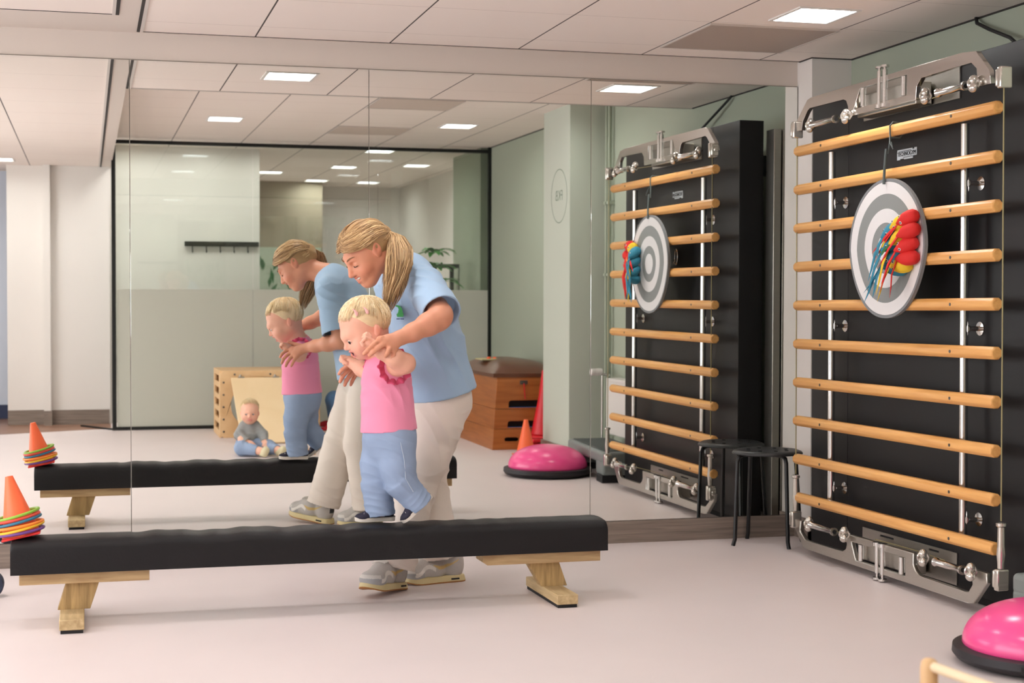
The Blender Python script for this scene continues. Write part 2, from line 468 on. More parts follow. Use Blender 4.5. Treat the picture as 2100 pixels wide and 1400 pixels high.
# luminaires
lp = empty('ceiling_light', (LIGHTS[0][0], LIGHTS[0][1], ZL))
fr = MB(); x, y, z = LIGHTS[0]
for a, b in (((x-0.135,y-0.15,z-0.006),(x+0.135,y-HD,z+0.004)),((x-0.135,y+HD,z-0.006),(x+0.135,y+0.15,z+0.004)),((x-0.135,y-HD,z-0.006),(x-HW,y+HD,z+0.004)),((x+HW,y-HD,z-0.006),(x+0.135,y+HD,z+0.004))): fr.box(a, b)
fr.build('frame', mat('luminaire_frame', (225, 222, 218), 0.4), lp)
rf = MB()
rf.box((x-HW,y-HD,z+0.004),(x-HW+0.004,y+HD,z+0.06)); rf.box((x+HW-0.004,y-HD,z+0.004),(x+HW,y+HD,z+0.06))
rf.box((x-HW,y-HD,z+0.004),(x+HW,y-HD+0.004,z+0.06)); rf.box((x-HW,y+HD-0.004,z+0.004),(x+HW,y+HD,z+0.06)); rf.box((x-HW,y-HD,z+0.058),(x+HW,y+HD,z+0.062))
rf.build('reflector', mat('luminaire_reflector', (215, 218, 222), 0.12, 1.0), lp)
MB().box((x-HW+0.006,y-HD+0.006,z+0.042),(x+HW-0.006,y+HD-0.006,z+0.046)).build('diffuser', m_lamp, lp)
labels = ['square recessed ceiling light above the balance beam, second tile in from the corridor edge',
 'square recessed ceiling light nearest the wall bars, beside the grey air vent',
 'recessed ceiling light behind the low ceiling drop, on the row over the seated baby',
 'recessed ceiling light behind the low ceiling drop, on the row nearest the lettered pillar',
 'recessed ceiling light over the climbing cube side of the high ceiling',
 'recessed ceiling light over the vault box side of the high ceiling',
 'recessed light in the corridor ceiling field closest to the mirror',
 'recessed light in the corridor ceiling field, second from the mirror',
 'recessed light in the corridor ceiling field, third from the mirror',
 'recessed light in the corridor ceiling field over the far white wall',
 'recessed light at the outer side of the corridor field near the mirror',
 'recessed light at the outer side of the corridor field mid length',
 'recessed light just beyond the glass partition',
 'recessed light midway down the hall beyond the glass',
 'recessed light at the far end of the hall beyond the glass',
 'recessed light added to brighten the corridor end, near the blue-white wall',
 'recessed light added for brightness between the glass partition and the coat rack wall',
 'recessed light added for brightness before the coat rack wall, next to the door edge',
 'recessed light added for brightness at the open end of the coat rack wall',
 'recessed light added to brighten the hall beyond the glass, on the plant side',
 'recessed light added to brighten the far corner of the hall beyond the glass',
 'recessed light added to brighten the hall beside the leaf picture wall']
for i, (lx, ly, lz) in enumerate(LIGHTS):
    o = lp if i == 0 else copy_tree(lp)
    o.location = (lx, ly, lz)
    tag(o, labels[i], 'ceiling light', 'square recessed ceiling lights')

# air vents set into the tiles
m_vent = mat('vent_grille', (172, 157, 146), 0.6, noise=0.10, nscale=180); m_vent2 = mat('pale_vent_grille', (206, 191, 180), 0.6, noise=0.06, nscale=180)
for (x0,x1,y0,y1,z,lab) in ((2.53,3.11,-0.87,-0.29,ZL,'grey perforated air vent in the low ceiling beside the wall bars'),
                            (1.93,2.51,-4.08,-3.52,ZH,'grey square air vent in the upper ceiling nearer the drop'),
                            (1.93,2.51,-5.92,-5.36,ZH,'grey square air vent in the upper ceiling nearer the glass partition')):
    v = empty('air_vent', ((x0+x1)/2,(y0+y1)/2,z-0.006), lab, 'air vent', 'ceiling air vents')
    MB().box((x0,y0,z-0.006),(x1,y1,z+0.004)).build('grille', m_vent if z == ZL else m_vent2, v)
    fm = MB()
    for a, b in (((x0-0.008,y0-0.008,z-0.008),(x1+0.008,y0,z+0.002)),((x0-0.008,y1,z-0.008),(x1+0.008,y1+0.008,z+0.002)),((x0-0.008,y0,z-0.008),(x0,y1,z+0.002)),((x1,y0,z-0.008),(x1+0.008,y1,z+0.002))): fm.box(a, b)
    fm.build('frame', mat('vent_frame', (198, 188, 180), 0.5), v)

# mirror panes, leaning in very slightly at the top
ML = ['mirror pane beyond the cone end of the beam, reflecting only corridor', 'tall mirror pane reflecting the cone end of the beam and the corridor wall',
      'tall mirror pane reflecting the toddler and the coat rack', 'tall mirror pane behind the woman reflecting the lettered pillar',
      'tall mirror pane behind the stool reflecting the wall bars']
xs = [-1.912,-0.864,0.182,1.228,2.278,3.330]
for i in range(5):
    a, b = xs[i]+0.0005, xs[i+1]-0.0005
    me = MB().box((a,-0.0065,0),(b,0.0,2.076)).build('wall_mirror', m_mirror, None, bev=0.0012, seg=1, loc=(0,0,0))
    me.location = (0,-0.0055,0.1045); me.rotation_euler = (0.0054,0,0)
    tag(me, ML[i], 'mirror', 'mirror panes')
# ------------------------------------------------------------------ wall bars training station on the right wall
m_panel = mat('black_station_panel', (20, 20, 22), 0.42, spec=0.35, noise=0.15, nscale=3)
m_rung = wood('beech_rungs', (214, 152, 84), (234, 178, 106), (14, 0.8, 14), 3.5, 0.38)
m_clear = mat('smoked_clear_plastic', (205, 200, 192), 0.14, 0.75)
m_screw = mat('screw_steel', (110, 108, 105), 0.3, 1.0)
m_dark = mat('dark_rubber', (22, 22, 24), 0.6)
m_cable = mat('olive_cable', (150, 140, 100), 0.5)
PX = 3.208
st = empty('wall_bars', (3.208, -1.30, 0), 'black panel wall bars with ten wooden rungs and folding steel cable arms', 'wall bars')
pb = MB().box((PX,-0.785,0.03),(3.34,-0.435,2.062)).box((PX,-2.165,0.03),(3.34,-0.788,2.062))
build_each(pb, 'panel', m_panel, st, bev=0.002)
MB().box((3.222,-2.16,0.0),(3.33,-0.44,0.03)).build('plinth', m_dark, st)
build_each(MB().box((3.34,-2.0,0.3),(3.54,-1.9,0.4)).box((3.34,-0.7,0.3),(3.54,-0.6,0.4)).box((3.34,-2.0,1.8),(3.54,-1.9,1.9)).box((3.34,-0.7,1.8),(3.54,-0.6,1.9)), 'wall_bracket', m_dark, st)
Z0, DZ = 1.8159, 0.1737
for i in range(10):
    z = Z0-DZ*i; r = 0.0248
    ya, yb = -2.105, -0.495
    xc = 3.083+r*0.92
    oct_ = [(math.cos(math.pi*(k+0.5)/4)*r*1.02, math.sin(math.pi*(k+0.5)/4)*r) for k in range(8)]
    m_ = MB(); prof = []
    for y, s in ((ya,0.86),(ya+0.006,1.0),(yb-0.006,1.0),(yb,0.86)): prof += [(xc+a*s, y, z+b*s) for a, b in oct_]
    fs = [tuple(range(7,-1,-1)), tuple(range(24,32))]
    for q in range(3):
        for k in range(8): fs.append((q*8+k, q*8+(k+1) % 8, q*8+8+(k+1) % 8, q*8+8+k))
    m_.add(prof, fs)
    rg = m_.build('rung', m_rung, st, bev=0.003, angle=30)
    s_ = MB()
    for y in (-0.769,-1.830): s_.cyl((3.0808,y,z),(3.0865,y,z),0.0060,n=14)
    build_each(s_, 'screw', m_screw, rg)
for y in (-0.755,-1.824):
    MB().cyl((3.145,y,0.262),(3.145,y,1.79),0.0155,n=20).build('upright', m_chrome, st)
for z in (1.57,1.031,0.32):
    for y in (-0.755,-1.824):
        MB().lathe([(0.0,0),(0.026,0),(0.026,0.005),(0.009,0.007),(0.0085,0.045),(0.013,0.05),(0.013,0.056)],(PX,y-0.012,z),(-1,0,0),20).build('standoff', m_chrome, st)

TOP=[(-0.478,1.910),(-0.498,1.954),(-0.604,2.035),(-0.637,2.041),(-1.076,2.043),(-1.621,2.043),(-1.826,2.043),(-1.872,2.043),(-1.968,2.034),(-2.056,1.953),(-2.066,1.904),(-1.966,1.904),(-1.977,1.940),(-1.973,1.971),(-1.939,1.996),(-1.815,1.996),(-1.586,1.992),(-1.553,1.965),(-1.547,1.914),(-1.384,1.914),(-0.994,1.914),(-0.989,1.957),(-0.973,1.983),(-0.948,1.992),(-0.627,1.996),(-0.605,1.986),(-0.559,1.945),(-0.548,1.906)]
TOPH=[(-1.096,2.020),(-1.478,2.020),(-1.478,1.940),(-1.040,1.940)]
BOT=[(-0.477,0.151),(-0.557,0.151),(-0.546,0.104),(-0.598,0.072),(-0.631,0.070),(-0.954,0.074),(-0.985,0.088),(-0.994,0.112),(-0.985,0.130),(-0.985,0.155),(-1.212,0.155),(-1.434,0.155),(-1.547,0.155),(-1.545,0.110),(-1.561,0.090),(-1.594,0.074),(-1.911,0.070),(-1.941,0.075),(-1.966,0.104),(-1.962,0.128),(-1.950,0.160),(-2.058,0.160),(-2.062,0.125),(-1.974,0.036),(-1.945,0.031),(-1.401,0.031),(-1.074,0.031),(-0.615,0.031),(-0.580,0.036),(-0.483,0.116)]
BOTH=[(-1.032,0.126),(-1.483,0.126),(-1.483,0.055),(-1.074,0.055)]
def arm_set(nm, poly, hole, top):
    a = MB().prism(poly, [hole], lambda u, v: (3.098, u, v), lambda u, v: (3.118, u, v)).build(nm, m_brush if not top else m_chrome, st, bev=0.0035, seg=2)
    zc = 1.925 if top else 0.144
    # back plate with slots, box behind the window, rollers and hinge pins
    if top: bp_, hs = [(-0.932,1.905),(-1.690,1.905),(-1.690,2.046),(-0.932,2.046)], [[(-1.077,1.918),(-1.203,1.918),(-1.203,1.926),(-1.077,1.926)]]
    else: bp_, hs = [(-0.938,0.048),(-1.689,0.048),(-1.689,0.172),(-0.938,0.172)], [[(-1.093,0.153),(-1.205,0.153),(-1.205,0.161),(-1.093,0.161)],[(-1.484,0.153),(-1.559,0.153),(-1.559,0.161),(-1.484,0.161)]]
    MB().prism(bp_, hs, lambda u, v: (PX-0.006, u, v), lambda u, v: (PX-0.001, u, v)).build('back_plate', m_brush, a)
    MB().box((3.125,-1.50,zc-0.03+0.01),(3.195,-1.02,zc+0.07) if top else (3.195,-1.02,zc-0.02)).build('pulley_housing', m_brush, a, bev=0.004) if top else MB().box((3.125,-1.48,0.058),(3.195,-1.04,0.124)).build('pulley_housing', m_brush, a, bev=0.004)
    z0, z1 = (1.942,2.018) if top else (0.057,0.124)
    rl = MB()
    for y in (-1.113,-1.448): rl.cyl((3.104,y,z0),(3.104,y,z1),0.0125,n=20)
    build_each(rl, 'roller', m_chrome, a)
    for y in (-1.261,-1.305):
        hp = MB()
        if top: hp.cyl((3.098,y,1.918),(3.098,y,2.066),0.0105,n=18).lathe([(0.006,0),(0.006,0.012),(0.017,0.014),(0.017,0.022),(0.008,0.024)],(3.098,y,2.062),(0,0,1),16).lathe([(0.02,0),(0.02,0.014)],(3.098,y,1.915),(0,0,1),16)
        else: hp.cyl((3.098,y,0.03),(3.098,y,0.150),0.0105,n=18).lathe([(0.018,0),(0.018,0.008),(0.006,0.01),(0.006,0.026)],(3.098,y,0.006),(0,0,1),16).lathe([(0.02,0),(0.02,0.014)],(3.098,y,0.143),(0,0,1),16)
        hp.build('hinge_pin', m_chrome, a)

    zz = 1.914 if top else 0.155
    for y, s in ((-0.672,1),(-1.005,0),(-1.648,1),(-1.982,0)):
        sw = MB(); sw.ell((3.082,y,zz+0.012),(0.018,0.017,0.02),16,10).ell((3.072,y-0.012,zz-0.016),(0.016,0.022,0.018),16,10).torus((3.08,y-0.004,zz),0.019,0.006,(0.5,1,0),20,8)
        sw.build('pulley_swivel', m_clear, a)
    for y0, y1 in ((-0.695,-0.925),(-1.745,-1.940)):
        h = MB(); h.lathe([(0.010,0),(0.017,0.002),(0.017,0.012),(0.0125,0.02),(0.0135,0.10),(0.0125,abs(y1-y0)-0.02),(0.018,abs(y1-y0)-0.012),(0.018,abs(y1-y0))],(3.076,y0,zz-0.002),(0,-1,0),20)
        hd = h.build('grip_handle', m_chrome, a)
        MB().cyl((3.076,y1-0.0005,zz-0.002),(3.076,y1-0.002,zz-0.002),0.009,n=16).build('bore', m_dark, hd)
    # cable clamps at both arm tips
    for y in (-0.503,-2.150):
        k = MB().box((3.07,y-0.022,zz-0.04),(3.118,y+0.004,zz+0.036)).box((3.074,y+0.007,zz-0.032),(3.114,y+0.022,zz+0.03)).box((3.085,y-0.004 if y > -1 else y+0.02,zz-0.012),(3.110,y+0.02 if y < -1 else y+0.03,zz+0.014))
        k.build('cable_clamp', m_clear, a, bev=0.006, seg=3)
    build_each(MB().tube([(3.09,-0.93,zz),(3.09,-1.0,zz-0.002)],0.0018,6).tube([(3.12,-1.2,zz+0.004),(3.15,-1.5,zz-0.002),(3.12,-1.74,zz)],0.0018,6), 'cable', m_cable, a)
    return a
arm_set('top_arm', TOP, TOPH, True)
arm_set('bottom_arm', BOT, BOTH, False)
for y in (-0.515,-2.158):
    MB().cyl((3.092,y,0.36),(3.092,y,1.885),0.0026,n=8).build('vertical_cable', m_cable, st)
    MB().lathe([(0.012,0),(0.0125,0.02),(0.0155,0.05),(0.013,0.08),(0.0125,0.13),(0.012,0.145),(0.018,0.15),(0.018,0.16),(0.006,0.163)],(3.092,y,0.193),(0,0,1),20).build('hanging_handle', m_clear, st)
# maker's plate
pl_ = [(-1.215,1.753),(-1.335,1.753),(-1.335,1.748),(-1.349,1.748),(-1.349,1.753),(-1.368,1.753),(-1.368,1.722),(-1.338,1.722),(-1.338,1.712),(-1.268,1.712),(-1.268,1.716),(-1.236,1.716),(-1.236,1.712),(-1.212,1.712),(-1.212,1.74)]
lg = MB().prism(pl_, [], lambda u, v: (PX-0.0025, u, v), lambda u, v: (PX-0.0002, u, v)).build('maker_plate', mat('silver_badge', (185, 195, 202), 0.4), st)
FACE_MX = Matrix(((0,0,-1,0),(-1,0,0,0),(0,1,0,0),(0,0,0,1)))   # text read while looking along +x
def face_mx(x, y, z):
    M = FACE_MX.copy(); M.translation = Vector((x, y, z)); return M
text('lettering', 'TECHNOGYM', 0.0235, face_mx(PX-0.0032,-1.290,1.7335), m_dark, lg)
build_each(MB().box((PX-0.0034,-1.325,1.7445),(PX-0.0024,-1.222,1.7465)).box((PX-0.0034,-1.335,1.7195),(PX-0.0024,-1.262,1.7215)), 'badge_line', m_dark, lg)
# steel carabiner ring hung on the panel behind the target
t = MB().torus((PX-0.008,-1.295,1.385),0.034,0.0045,(1,0,0),28,8,sx=0.62,sy=1.25)
t.cyl((PX-0.02,-1.295,1.425),(PX,-1.295,1.425),0.005,n=10).ell((PX-0.014,-1.312,1.352),(0.008,0.008,0.008),10,8)
tag(t.build('steel_ring', m_chrome), 'small oval steel ring hung on the black panel behind the dartboard', 'ring')

# vertical metal ducts between the panel and the corner column
for xa_, lab in ((3.345,'tall grey metal duct nearest the back of the black panel'),(3.394,'tall grey metal duct nearest the wall, behind the other duct')):
    tag(MB().box((xa_,-0.415,0.0),(xa_+0.040,-0.32,2.01)).build('metal_duct', m_brush, None, bev=0.003), lab, 'duct', 'metal ducts in the corner')
# black lead from the ceiling down behind the panel
cd = MB().tube([(3.525,-1.28,2.298),(3.51,-1.31,2.27),(3.50,-1.42,2.225),(3.49,-1.58,2.165),(3.46,-1.72,2.09),(3.42,-1.78,1.98)],0.0075,8)
tag(cd.build('power_cord', m_dark), 'black power cord curving from the ceiling down behind the black panel', 'cord')

# ------------------------------------------------------------------ target board with bird beanbags
m_dwhite = mat('dartboard_white_felt', (226, 224, 224), 0.95, bump=0.15, bscale=400)
m_dgrey = mat('dartboard_grey_felt', (140, 143, 142), 0.95, bump=0.15, bscale=400)
m_dedge = mat('dartboard_edge_binding', (130, 132, 134), 0.8)
BC = Vector((3.067,-1.372,1.347))
bd = empty('target_board', BC, 'large soft oval target board of white and grey rings hung on the rungs', 'target board')
def board_r(th, k=1.0):
    ca, sa = math.cos(th), math.sin(th)
    ry = 0.300; rz = 0.272
    e = 1.0 if sa > 0 else 1.0+0.10*abs(ca)**2*abs(sa)*-1.2
    return (ry*ca*k*e, rz*sa*k - (0.004 if sa < 0 else 0)*k)
def ring_solid(k0, k1, x0, x1, n=72):
    m_ = MB(); vs = []; fs = []
    for (k, x) in ((k1,x0),(k1,x1),(k0,x1),(k0,x0)):
        for i in range(n):
            a, b = board_r(2*math.pi*i/n, k); vs.append((BC.x+x, BC.y+a, BC.z+b))
    for q in range(4):
        for i in range(n):
            j = (i+1) % n; q2 = (q+1) % 4
            fs.append((q*n+i, q*n+j, q2*n+j, q2*n+i))
    return m_.add(vs, fs)
ring_solid(0.0005, 1.0, 0.004, 0.012).build('backing', m_dedge, bd)
ring_solid(0.972, 1.012, -0.001, 0.013).build('edge_binding', m_dedge, bd)
for k0, k1, mm in ((0.79,0.967,m_dwhite),(0.575,0.79,m_dgrey),(0.37,0.575,m_dwhite),(0.21,0.37,m_dgrey),(0.0005,0.21,m_dwhite)):
    ring_solid(k0+0.001, k1, -0.0005, 0.005).build('ring', mm, bd)
MB().tube([(3.058,-1.372,1.60),(3.06,-1.374,1.66),(3.066,-1.376,1.74)],0.0055,8).tube([(3.075,-1.374,1.72),(3.078,-1.382,1.765),(3.079,-1.386,1.787),(3.077,-1.386,1.80),(3.0765,-1.386,1.83),(3.09,-1.386,1.846),(3.13,-1.386,1.843),(3.138,-1.386,1.80),(3.12,-1.386,1.784),(3.085,-1.386,1.784)],0.0035,8).tube([(3.075,-1.386,1.786),(3.066,-1.405,1.76),(3.066,-1.425,1.74),(3.068,-1.425,1.735),(3.072,-1.405,1.765)],0.002,6).build('hanging_cord', mat('grey_cord', (88, 98, 98), 0.6), bd)

def bean_bird(c, bodycol, rot, tails, label, eye=True):
    """Small cloth bird: stuffed drop-shaped body stuck to the board, two eyes and long tail ribbons."""
    c = Vector(c)
    b = empty('beanbag_bird', c, label, 'beanbag', 'bird beanbags on the target board')
    d = Vector(rot).normalized()
    prof = [(0.002,-0.042),(0.016,-0.04),(0.026,-0.028),(0.030,-0.008),(0.029,0.012),(0.023,0.030),(0.013,0.045),(0.006,0.056),(0.002,0.06)]
    MB().lathe(prof, c, d, 20).build('body', bodycol, b, angle=80)
    if eye:
        a = d.cross(Vector((-1, 0, 0.0))).normalized()
        for s in (-1, 1):
            p = c + d*0.018 + Vector((-0.020, 0, 0)) + a*0.012*s
            nrm = (Vector((-1,0,0))+a*0.4*s).normalized()
            eo = MB().lathe([(0.0062,0),(0.0062,0.003)], p, nrm, 12).build('eye', m_dwhite, b)
            MB().lathe([(0.0034,0.002),(0.0034,0.0042)], p, nrm, 10).build('pupil', m_dark, eo)
    for tcol, off in tails:
        p0 = c + d*0.05; p1 = p0 + Vector(off)*0.35 + Vector((-0.012, 0, -0.01)); p2 = p0 + Vector(off)*0.7 + Vector((-0.004,0,-0.004)); p3 = p0 + Vector(off)
        MB().tube([p0-d*0.012, p0, p1, p2, p3],[0.006,0.008,0.010,0.008,0.0012],10,flat=0.32,up=(0,1,0.3)).build('tail_ribbon', tcol, b)
    return b
b_red = mat('red_cloth', (214, 40, 38), 0.7, bump=0.1); b_yel = mat('yellow_cloth', (232, 196, 44), 0.7, bump=0.1); b_blu = mat('blue_cloth', (52, 132, 158), 0.7, bump=0.1); b_grn = mat('green_cloth', (60, 110, 60), 0.7)
xb = BC.x-0.032
bean_bird((xb,-1.610,1.452), b_red, (-0.45,0.80,-0.35), [(b_red,(-0.02,0.14,-0.13)),(b_red,(-0.03,0.15,-0.11))], 'top red bird beanbag on the target board')
bean_bird((xb-0.006,-1.628,1.402), b_red, (-0.5,0.75,-0.3), [(b_red,(-0.02,0.12,-0.12))], 'second red bird beanbag down, with no eyes showing', eye=False)
bean_bird((xb-0.004,-1.612,1.350), b_red, (-0.6,0.6,-0.35), [(b_red,(-0.02,0.09,-0.16)),(b_red,(-0.03,0.06,-0.13))], 'third red bird beanbag down, both eyes facing out')
bean_bird((xb,-1.612,1.300), b_red, (-0.5,0.8,-0.05), [(b_red,(-0.02,0.02,-0.15))], 'lowest red bird beanbag on the target board', eye=False)
bean_bird((xb,-1.560,1.438), b_yel, (-0.5,0.75,-0.4), [(b_yel,(-0.03,0.08,-0.17))], 'top yellow bird beanbag between red and blue ones')
bean_bird((xb-0.004,-1.562,1.385), b_yel, (-0.55,0.6,-0.5), [(b_yel,(-0.03,0.06,-0.2)),(b_grn,(-0.02,0.05,-0.05))], 'middle yellow bird beanbag with a green patch', eye=False)
bean_bird((xb,-1.562,1.272), b_yel, (-0.5,0.8,0.0), [(b_yel,(-0.03,0.05,-0.14))], 'lowest yellow bird beanbag on the target board')
bean_bird((xb-0.006,-1.508,1.412), b_blu, (-0.7,0.35,-0.5), [(b_blu,(-0.02,0.08,-0.17)),(b_blu,(-0.02,0.01,-0.08))], 'top blue bird beanbag on the mirror side of the cluster')
bean_bird((xb-0.008,-1.510,1.362), b_blu, (-0.7,0.3,-0.5), [(b_blu,(-0.03,0.06,-0.16))], 'second blue bird beanbag down in the cluster')
bean_bird((xb-0.004,-1.512,1.310), b_blu, (-0.6,0.5,-0.4), [(b_blu,(-0.03,0.10,-0.16)),(b_blu,(-0.03,0.03,-0.14))], 'third blue bird beanbag down in the cluster')
bean_bird((xb,-1.520,1.262), b_blu, (-0.6,0.6,0.1), [(b_blu,(-0.04,0.09,-0.1))], 'lowest blue bird beanbag in the cluster', eye=False)

# ------------------------------------------------------------------ black stool by the mirror
SC = (3.083,-0.227)
stl = empty('stool', (SC[0],SC[1],0), 'round black stool with four splayed legs in front of the mirror', 'stool')
m_seat = mat('black_stool_plastic', (38, 39, 40), 0.42); m_legb = mat('black_stool_steel', (14, 14, 16), 0.35)
sm = MB().lathe([(0.001,0.436),(0.10,0.436),(0.148,0.430),(0.163,0.426),(0.165,0.431),(0.160,0.439),(0.143,0.446),(0.10,0.443),(0.001,0.442)],(SC[0],SC[1],0),(0,0,1),48)
seat = sm.build('seat', m_seat, stl, angle=60)
h = MB()
for k in range(8):
    a = 2*math.pi*k/8
    h.lathe([(0.009,0.4435),(0.009,0.4465),(0.0075,0.4468)],(SC[0]+0.095*math.cos(a),SC[1]+0.095*math.sin(a),0),(0,0,1),12)
build_each(h, 'seat_hole', mat('stool_holes', (8,8,8), 0.6), seat)
for k, (fx, fy) in enumerate(((2.905,-0.240),(3.112,-0.405),(3.062,-0.045),(3.275,-0.205))):
    dx, dy = fx-SC[0], fy-SC[1]; L_ = math.hypot(dx, dy); ux, uy = dx/L_, dy/L_
    lg_ = MB().tube([(SC[0]+ux*0.03,SC[1]+uy*0.03,0.422),(SC[0]+ux*0.125,SC[1]+uy*0.125,0.424),(SC[0]+ux*0.147,SC[1]+uy*0.147,0.414),(SC[0]+ux*0.156,SC[1]+uy*0.156,0.392),(fx-ux*0.01,fy-uy*0.01,0.03),(fx,fy,0.0)],[0.0095]*6,12).build('leg', m_legb, stl)
MB().tube([(SC[0]-0.10,SC[1]-0.01,0.427),(SC[0]+0.10,SC[1]+0.01,0.427)],0.008,8).build('under_frame', m_legb, stl)

# ------------------------------------------------------------------ balance beam
m_vinyl = mat('black_padding_vinyl', (24, 23, 25), 0.5, spec=0.35, noise=0.12, nscale=5, bump=0.08, bscale=90)
m_pine = wood('pine_frame', (176, 142, 100), (208, 178, 132), (1.2, 12, 12), 5.0, 0.55)
m_pinev = wood('pine_posts', (150, 122, 78), (196, 164, 112), (18, 4, 1.5), 4.0, 0.6)
m_pinef = wood('pine_feet', (172, 146, 104), (208, 184, 140), (12, 1.5, 12), 4.0, 0.6)
bm_ = empty('balance_beam', (0.82,-1.27,0), 'long black padded balance beam on low pine legs in front of the mirror', 'balance beam')
x0, x1, ya, yb = -0.2593, 1.9085, -1.361, -1.176
zb, zt = 0.186, 0.303
nx = 220; prof = []
def beam_sec(x):
    # the soft pad: flat front, rounded upper edges, a crown that ripples where feet have pressed it
    e = min(x-x0, x1-x); er = 1.0 if e > 0.02 else math.sqrt(max(0, 1-(1-e/0.02)**2))
    rp = 0.0035*math.sin(x*26+1.2*math.sin(x*7))*(0.5+0.5*math.sin(x*3.1)) + 0.0015*math.sin(x*61)
    if x < 0.15 or x > 1.55: rp *= 0.25
    top = zt + rp*er - 0.012*(1-er)
    pts = [(ya,zb),(ya,zb+0.05),(ya,top-0.030),(ya+0.003,top-0.017),(ya+0.012,top-0.006),(ya+0.027,top),(ya+0.06,top+0.003),((ya+yb)/2,top+0.004+rp*0.6*er),(yb-0.06,top+0.003),(yb-0.027,top),(yb-0.012,top-0.006),(yb-0.003,top-0.017),(yb,top-0.030),(yb,zb+0.05),(yb,zb)]
    return [(x, p[0], p[1]) for p in pts]
xs_ = [x0, x0+0.003, x0+0.008, x0+0.014, x0+0.02]+[x0+0.02+(x1-x0-0.04)*k/nx for k in range(1,nx)]+[x1-0.02,x1-0.014,x1-0.008,x1-0.003,x1]
bv_ = []; bf_ = []
for x in xs_: bv_ += beam_sec(x)
for i in range(len(xs_)-1):
    for k in range(15):
        k2 = (k+1) % 15; bf_.append((i*15+k, i*15+k2, i*15+15+k2, i*15+15+k))
bf_.append(tuple(range(14,-1,-1))); bf_.append(tuple(range((len(xs_)-1)*15, len(xs_)*15)))
MB().add(bv_, bf_).build('padding', m_vinyl, bm_, angle=50)
for side in (0, 1):
    if side == 0: xa, xb_ = -0.232, 0.209
    else: xa, xb_ = 1.447, 1.891
    cx = -0.055 if side == 0 else 1.708
    if side == 0: MB().box((xa,-1.322,0.144),(xb_,-1.215,0.186)).build('plank', m_pine, bm_, bev=0.002)
    else: MB().prism([(1.427,0.186),(1.891,0.186),(1.891,0.142),(1.446,0.142),(1.427,0.155)],[],lambda u,v:(u,-1.322,v),lambda u,v:(u,-1.215,v)).build('plank', m_pine, bm_, bev=0.002)
    if side == 0: tx0,tx1,bx0,bx1 = -0.075,0.038,-0.105,0.006
    else: tx0,tx1,bx0,bx1 = 1.609,1.734,1.666,1.768
    MB().hexa([(bx0,-1.29,0.047),(bx1,-1.29,0.047),(bx1,-1.235,0.047),(bx0,-1.235,0.047),(tx0,-1.29,0.144),(tx1,-1.29,0.144),(tx1,-1.235,0.144),(tx0,-1.235,0.144)]).build('leg', m_pinev, bm_, bev=0.002)
    fx0, fx1 = (-0.0965,-0.014) if side == 0 else (1.669,1.750)
    ft = MB().box((fx0,-1.487,0.012),(fx1,-1.059,0.048)).build('foot_bar', m_pinef, bm_, bev=0.003)
    MB().box((fx0+0.004,-1.483,0.0),(fx1-0.004,-1.063,0.012)).build('rubber_strip', m_dark, ft)

# cone with rings on the left end of the beam
m_cone = mat('orange_cone_plastic', (255, 112, 66), 0.42); m_coneb = mat('red_cone_base', (226, 56, 52), 0.45)
def cone(name, base, ax, h, r, label, group=None, m1=None, m2=None, plate=0.0):
    c = empty(name, base, label, 'cone', group)
    ax = Vector(ax).normalized(); B = Vector(base)
    MB().lathe([(r,0.006),(r*0.97,0.012),(r*0.22,h-0.006),(r*0.20,h),(r*0.05,h+0.001)], B, ax, 32).build('cone_body', m1 or m_cone, c, angle=50)
    P = plate or r*1.35
    a = Vector((1,0,0)); u = (a-ax*a.dot(ax)).normalized(); q = ax.cross(u)
    cs = []
    for dz in (0.0,0.008):
        for sx, sy in ((-1,-1),(1,-1),(1,1),(-1,1)): cs.append(B+u*sx*P+q*sy*P+ax*dz)
    MB().hexa(cs).build('base_plate', m2 or m1 or m_cone, c, bev=0.004)
    return c
ax_t = Vector((-0.20,0.02,1.0)).normalized()
cb = Vector((-0.224,-1.268,0.309))
c0 = cone('traffic_cone', cb, ax_t, 0.215, 0.066, 'orange cone wearing coloured rings, tilted on the end of the balance beam', None, m_cone, m_coneb, 0.066)
for j, (nm, rgb, dz, R, tx, lab) in enumerate((('purple',(110,66,140),0.018,0.078,(0.06,0,0),'purple plastic ring lowest on the orange cone'),
        ('yellow',(238,190,48),0.030,0.078,(-0.02,0,0),'yellow plastic ring above the purple one on the cone'),
        ('orange',(244,138,50),0.041,0.080,(0.05,0,0),'orange plastic ring above the yellow one on the cone'),
        ('blue',(52,120,150),0.056,0.074,(-0.03,0,0),'teal blue plastic ring in the middle of the cone stack'),
        ('red',(222,78,62),0.067,0.073,(0.0,0,0),'red plastic ring just under the green one on the cone'),
        ('green',(140,186,66),0.078,0.072,(-0.05,0,0),'light green plastic ring on top of the cone stack'))):
    a = (ax_t+Vector(tx)+Vector((-0.03,0,0))).normalized()
    tag(MB().torus(cb+ax_t*dz+Vector((0.002*(j % 2),0,0)),R,0.0056,a,48,10).build('toss_ring', mat(nm+'_ring_plastic', rgb, 0.4)), lab, 'ring', 'rings on the cone')

